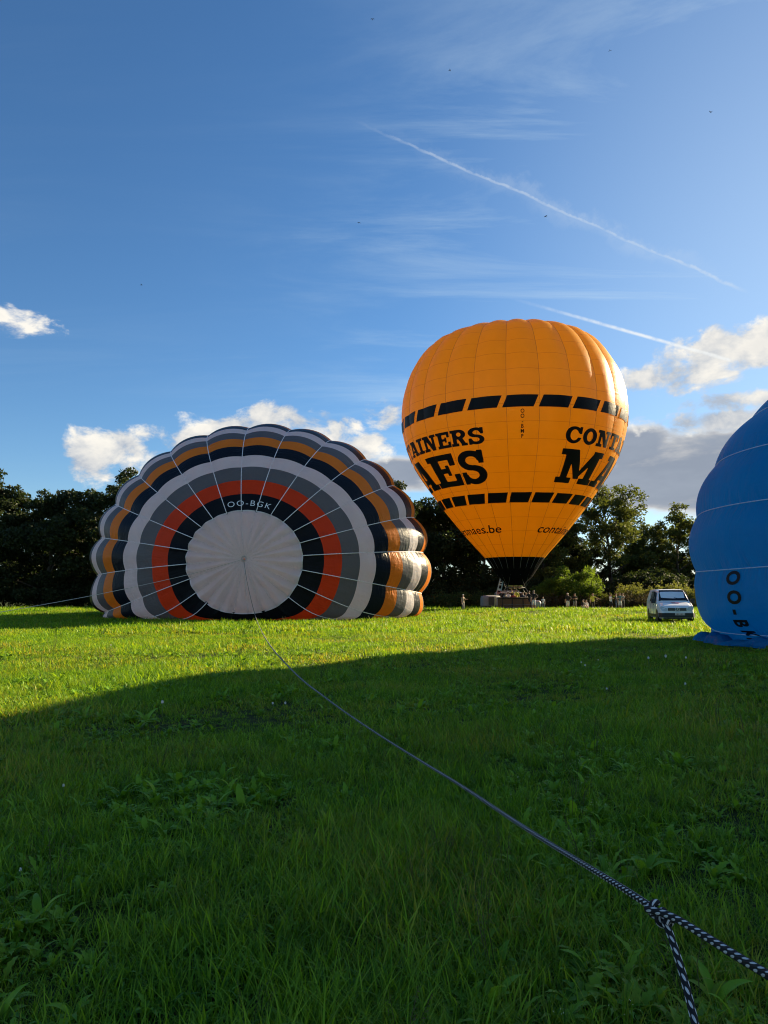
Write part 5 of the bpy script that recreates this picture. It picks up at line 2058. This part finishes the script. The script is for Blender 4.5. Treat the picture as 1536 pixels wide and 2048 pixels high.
    def farf(x, y, a, c, r1, r2):
        idx = np.where(r1 < .52, 12, np.where(r1 < .90, 13, 14))
        edge = np.clip((y - 70) / 8, 0, 1)
        return idx, (.62 + .55 * r2) * (1 + .42 * a) * (1 + .55 * edge)

    scatter(1.2, 5.2, 150, near)
    scatter(5.2, 9.0, 105, near)
    scatter(1.2, 9.0, 62, weeds)
    scatter(9.0, 17.0, 46, midf)
    scatter(9.0, 17.0, 16, near)
    scatter(9.0, 22.0, 11, weeds, smul=1.25)
    scatter(17.0, 32.0, 30, midf, smul=1.12)
    scatter(32.0, 90.0, 11, farf, slope=.56)
    scatter(22.0, 70.0, .8, weeds, slope=.56, smul=1.5)
    P = np.concatenate(P); I = np.concatenate(I); SZ = np.concatenate(SZ)
    # the patch under the near rope stays lower
    me = bpy.data.meshes.new('grass')
    me.vertices.add(len(P))
    me.vertices.foreach_set('co', P.ravel())
    at_i = me.attributes.new('pick', 'INT', 'POINT'); at_i.data.foreach_set('value', I.astype(np.int32))
    at_s = me.attributes.new('size', 'FLOAT', 'POINT'); at_s.data.foreach_set('value', SZ.astype(np.float32))
    rot = np.zeros((len(P), 3), np.float32)
    rot[:, 0] = rng.normal(size=len(P)) * .10; rot[:, 1] = rng.normal(size=len(P)) * .10 + .05; rot[:, 2] = rng.random(len(P)) * 2 * PI
    at_r = me.attributes.new('turn', 'FLOAT_VECTOR', 'POINT'); at_r.data.foreach_set('vector', rot.ravel())
    o = link('grass', me)
    setp(o, kind='stuff', label='uncut meadow grass with broad weeds covering the field', cat='grass')
    ng = bpy.data.node_groups.new('grass_spread', 'GeometryNodeTree')
    ng.interface.new_socket('Geometry', in_out='INPUT', socket_type='NodeSocketGeometry')
    ng.interface.new_socket('Geometry', in_out='OUTPUT', socket_type='NodeSocketGeometry')
    N = ng.nodes
    gi, go = N.new('NodeGroupInput'), N.new('NodeGroupOutput')
    ci = N.new('GeometryNodeCollectionInfo')
    ci.inputs['Collection'].default_value = src
    ci.inputs['Separate Children'].default_value = True
    ci.inputs['Reset Children'].default_value = True
    ip = N.new('GeometryNodeInstanceOnPoints')
    ip.inputs['Pick Instance'].default_value = True

    def named(t, nm):
        q = N.new('GeometryNodeInputNamedAttribute')
        q.data_type = t
        q.inputs['Name'].default_value = nm
        return q.outputs['Attribute']
    e2r = N.new('FunctionNodeEulerToRotation')
    L = ng.links
    L.new(named('FLOAT_VECTOR', 'turn'), e2r.inputs[0])
    L.new(gi.outputs[0], ip.inputs['Points'])
    L.new(ci.outputs[0], ip.inputs['Instance'])
    L.new(named('INT', 'pick'), ip.inputs['Instance Index'])
    L.new(e2r.outputs[0], ip.inputs['Rotation'])
    L.new(named('FLOAT', 'size'), ip.inputs['Scale'])
    L.new(ip.outputs[0], go.inputs[0])
    md = o.modifiers.new('grass_spread', 'NODES')
    md.node_group = ng


build_grass()
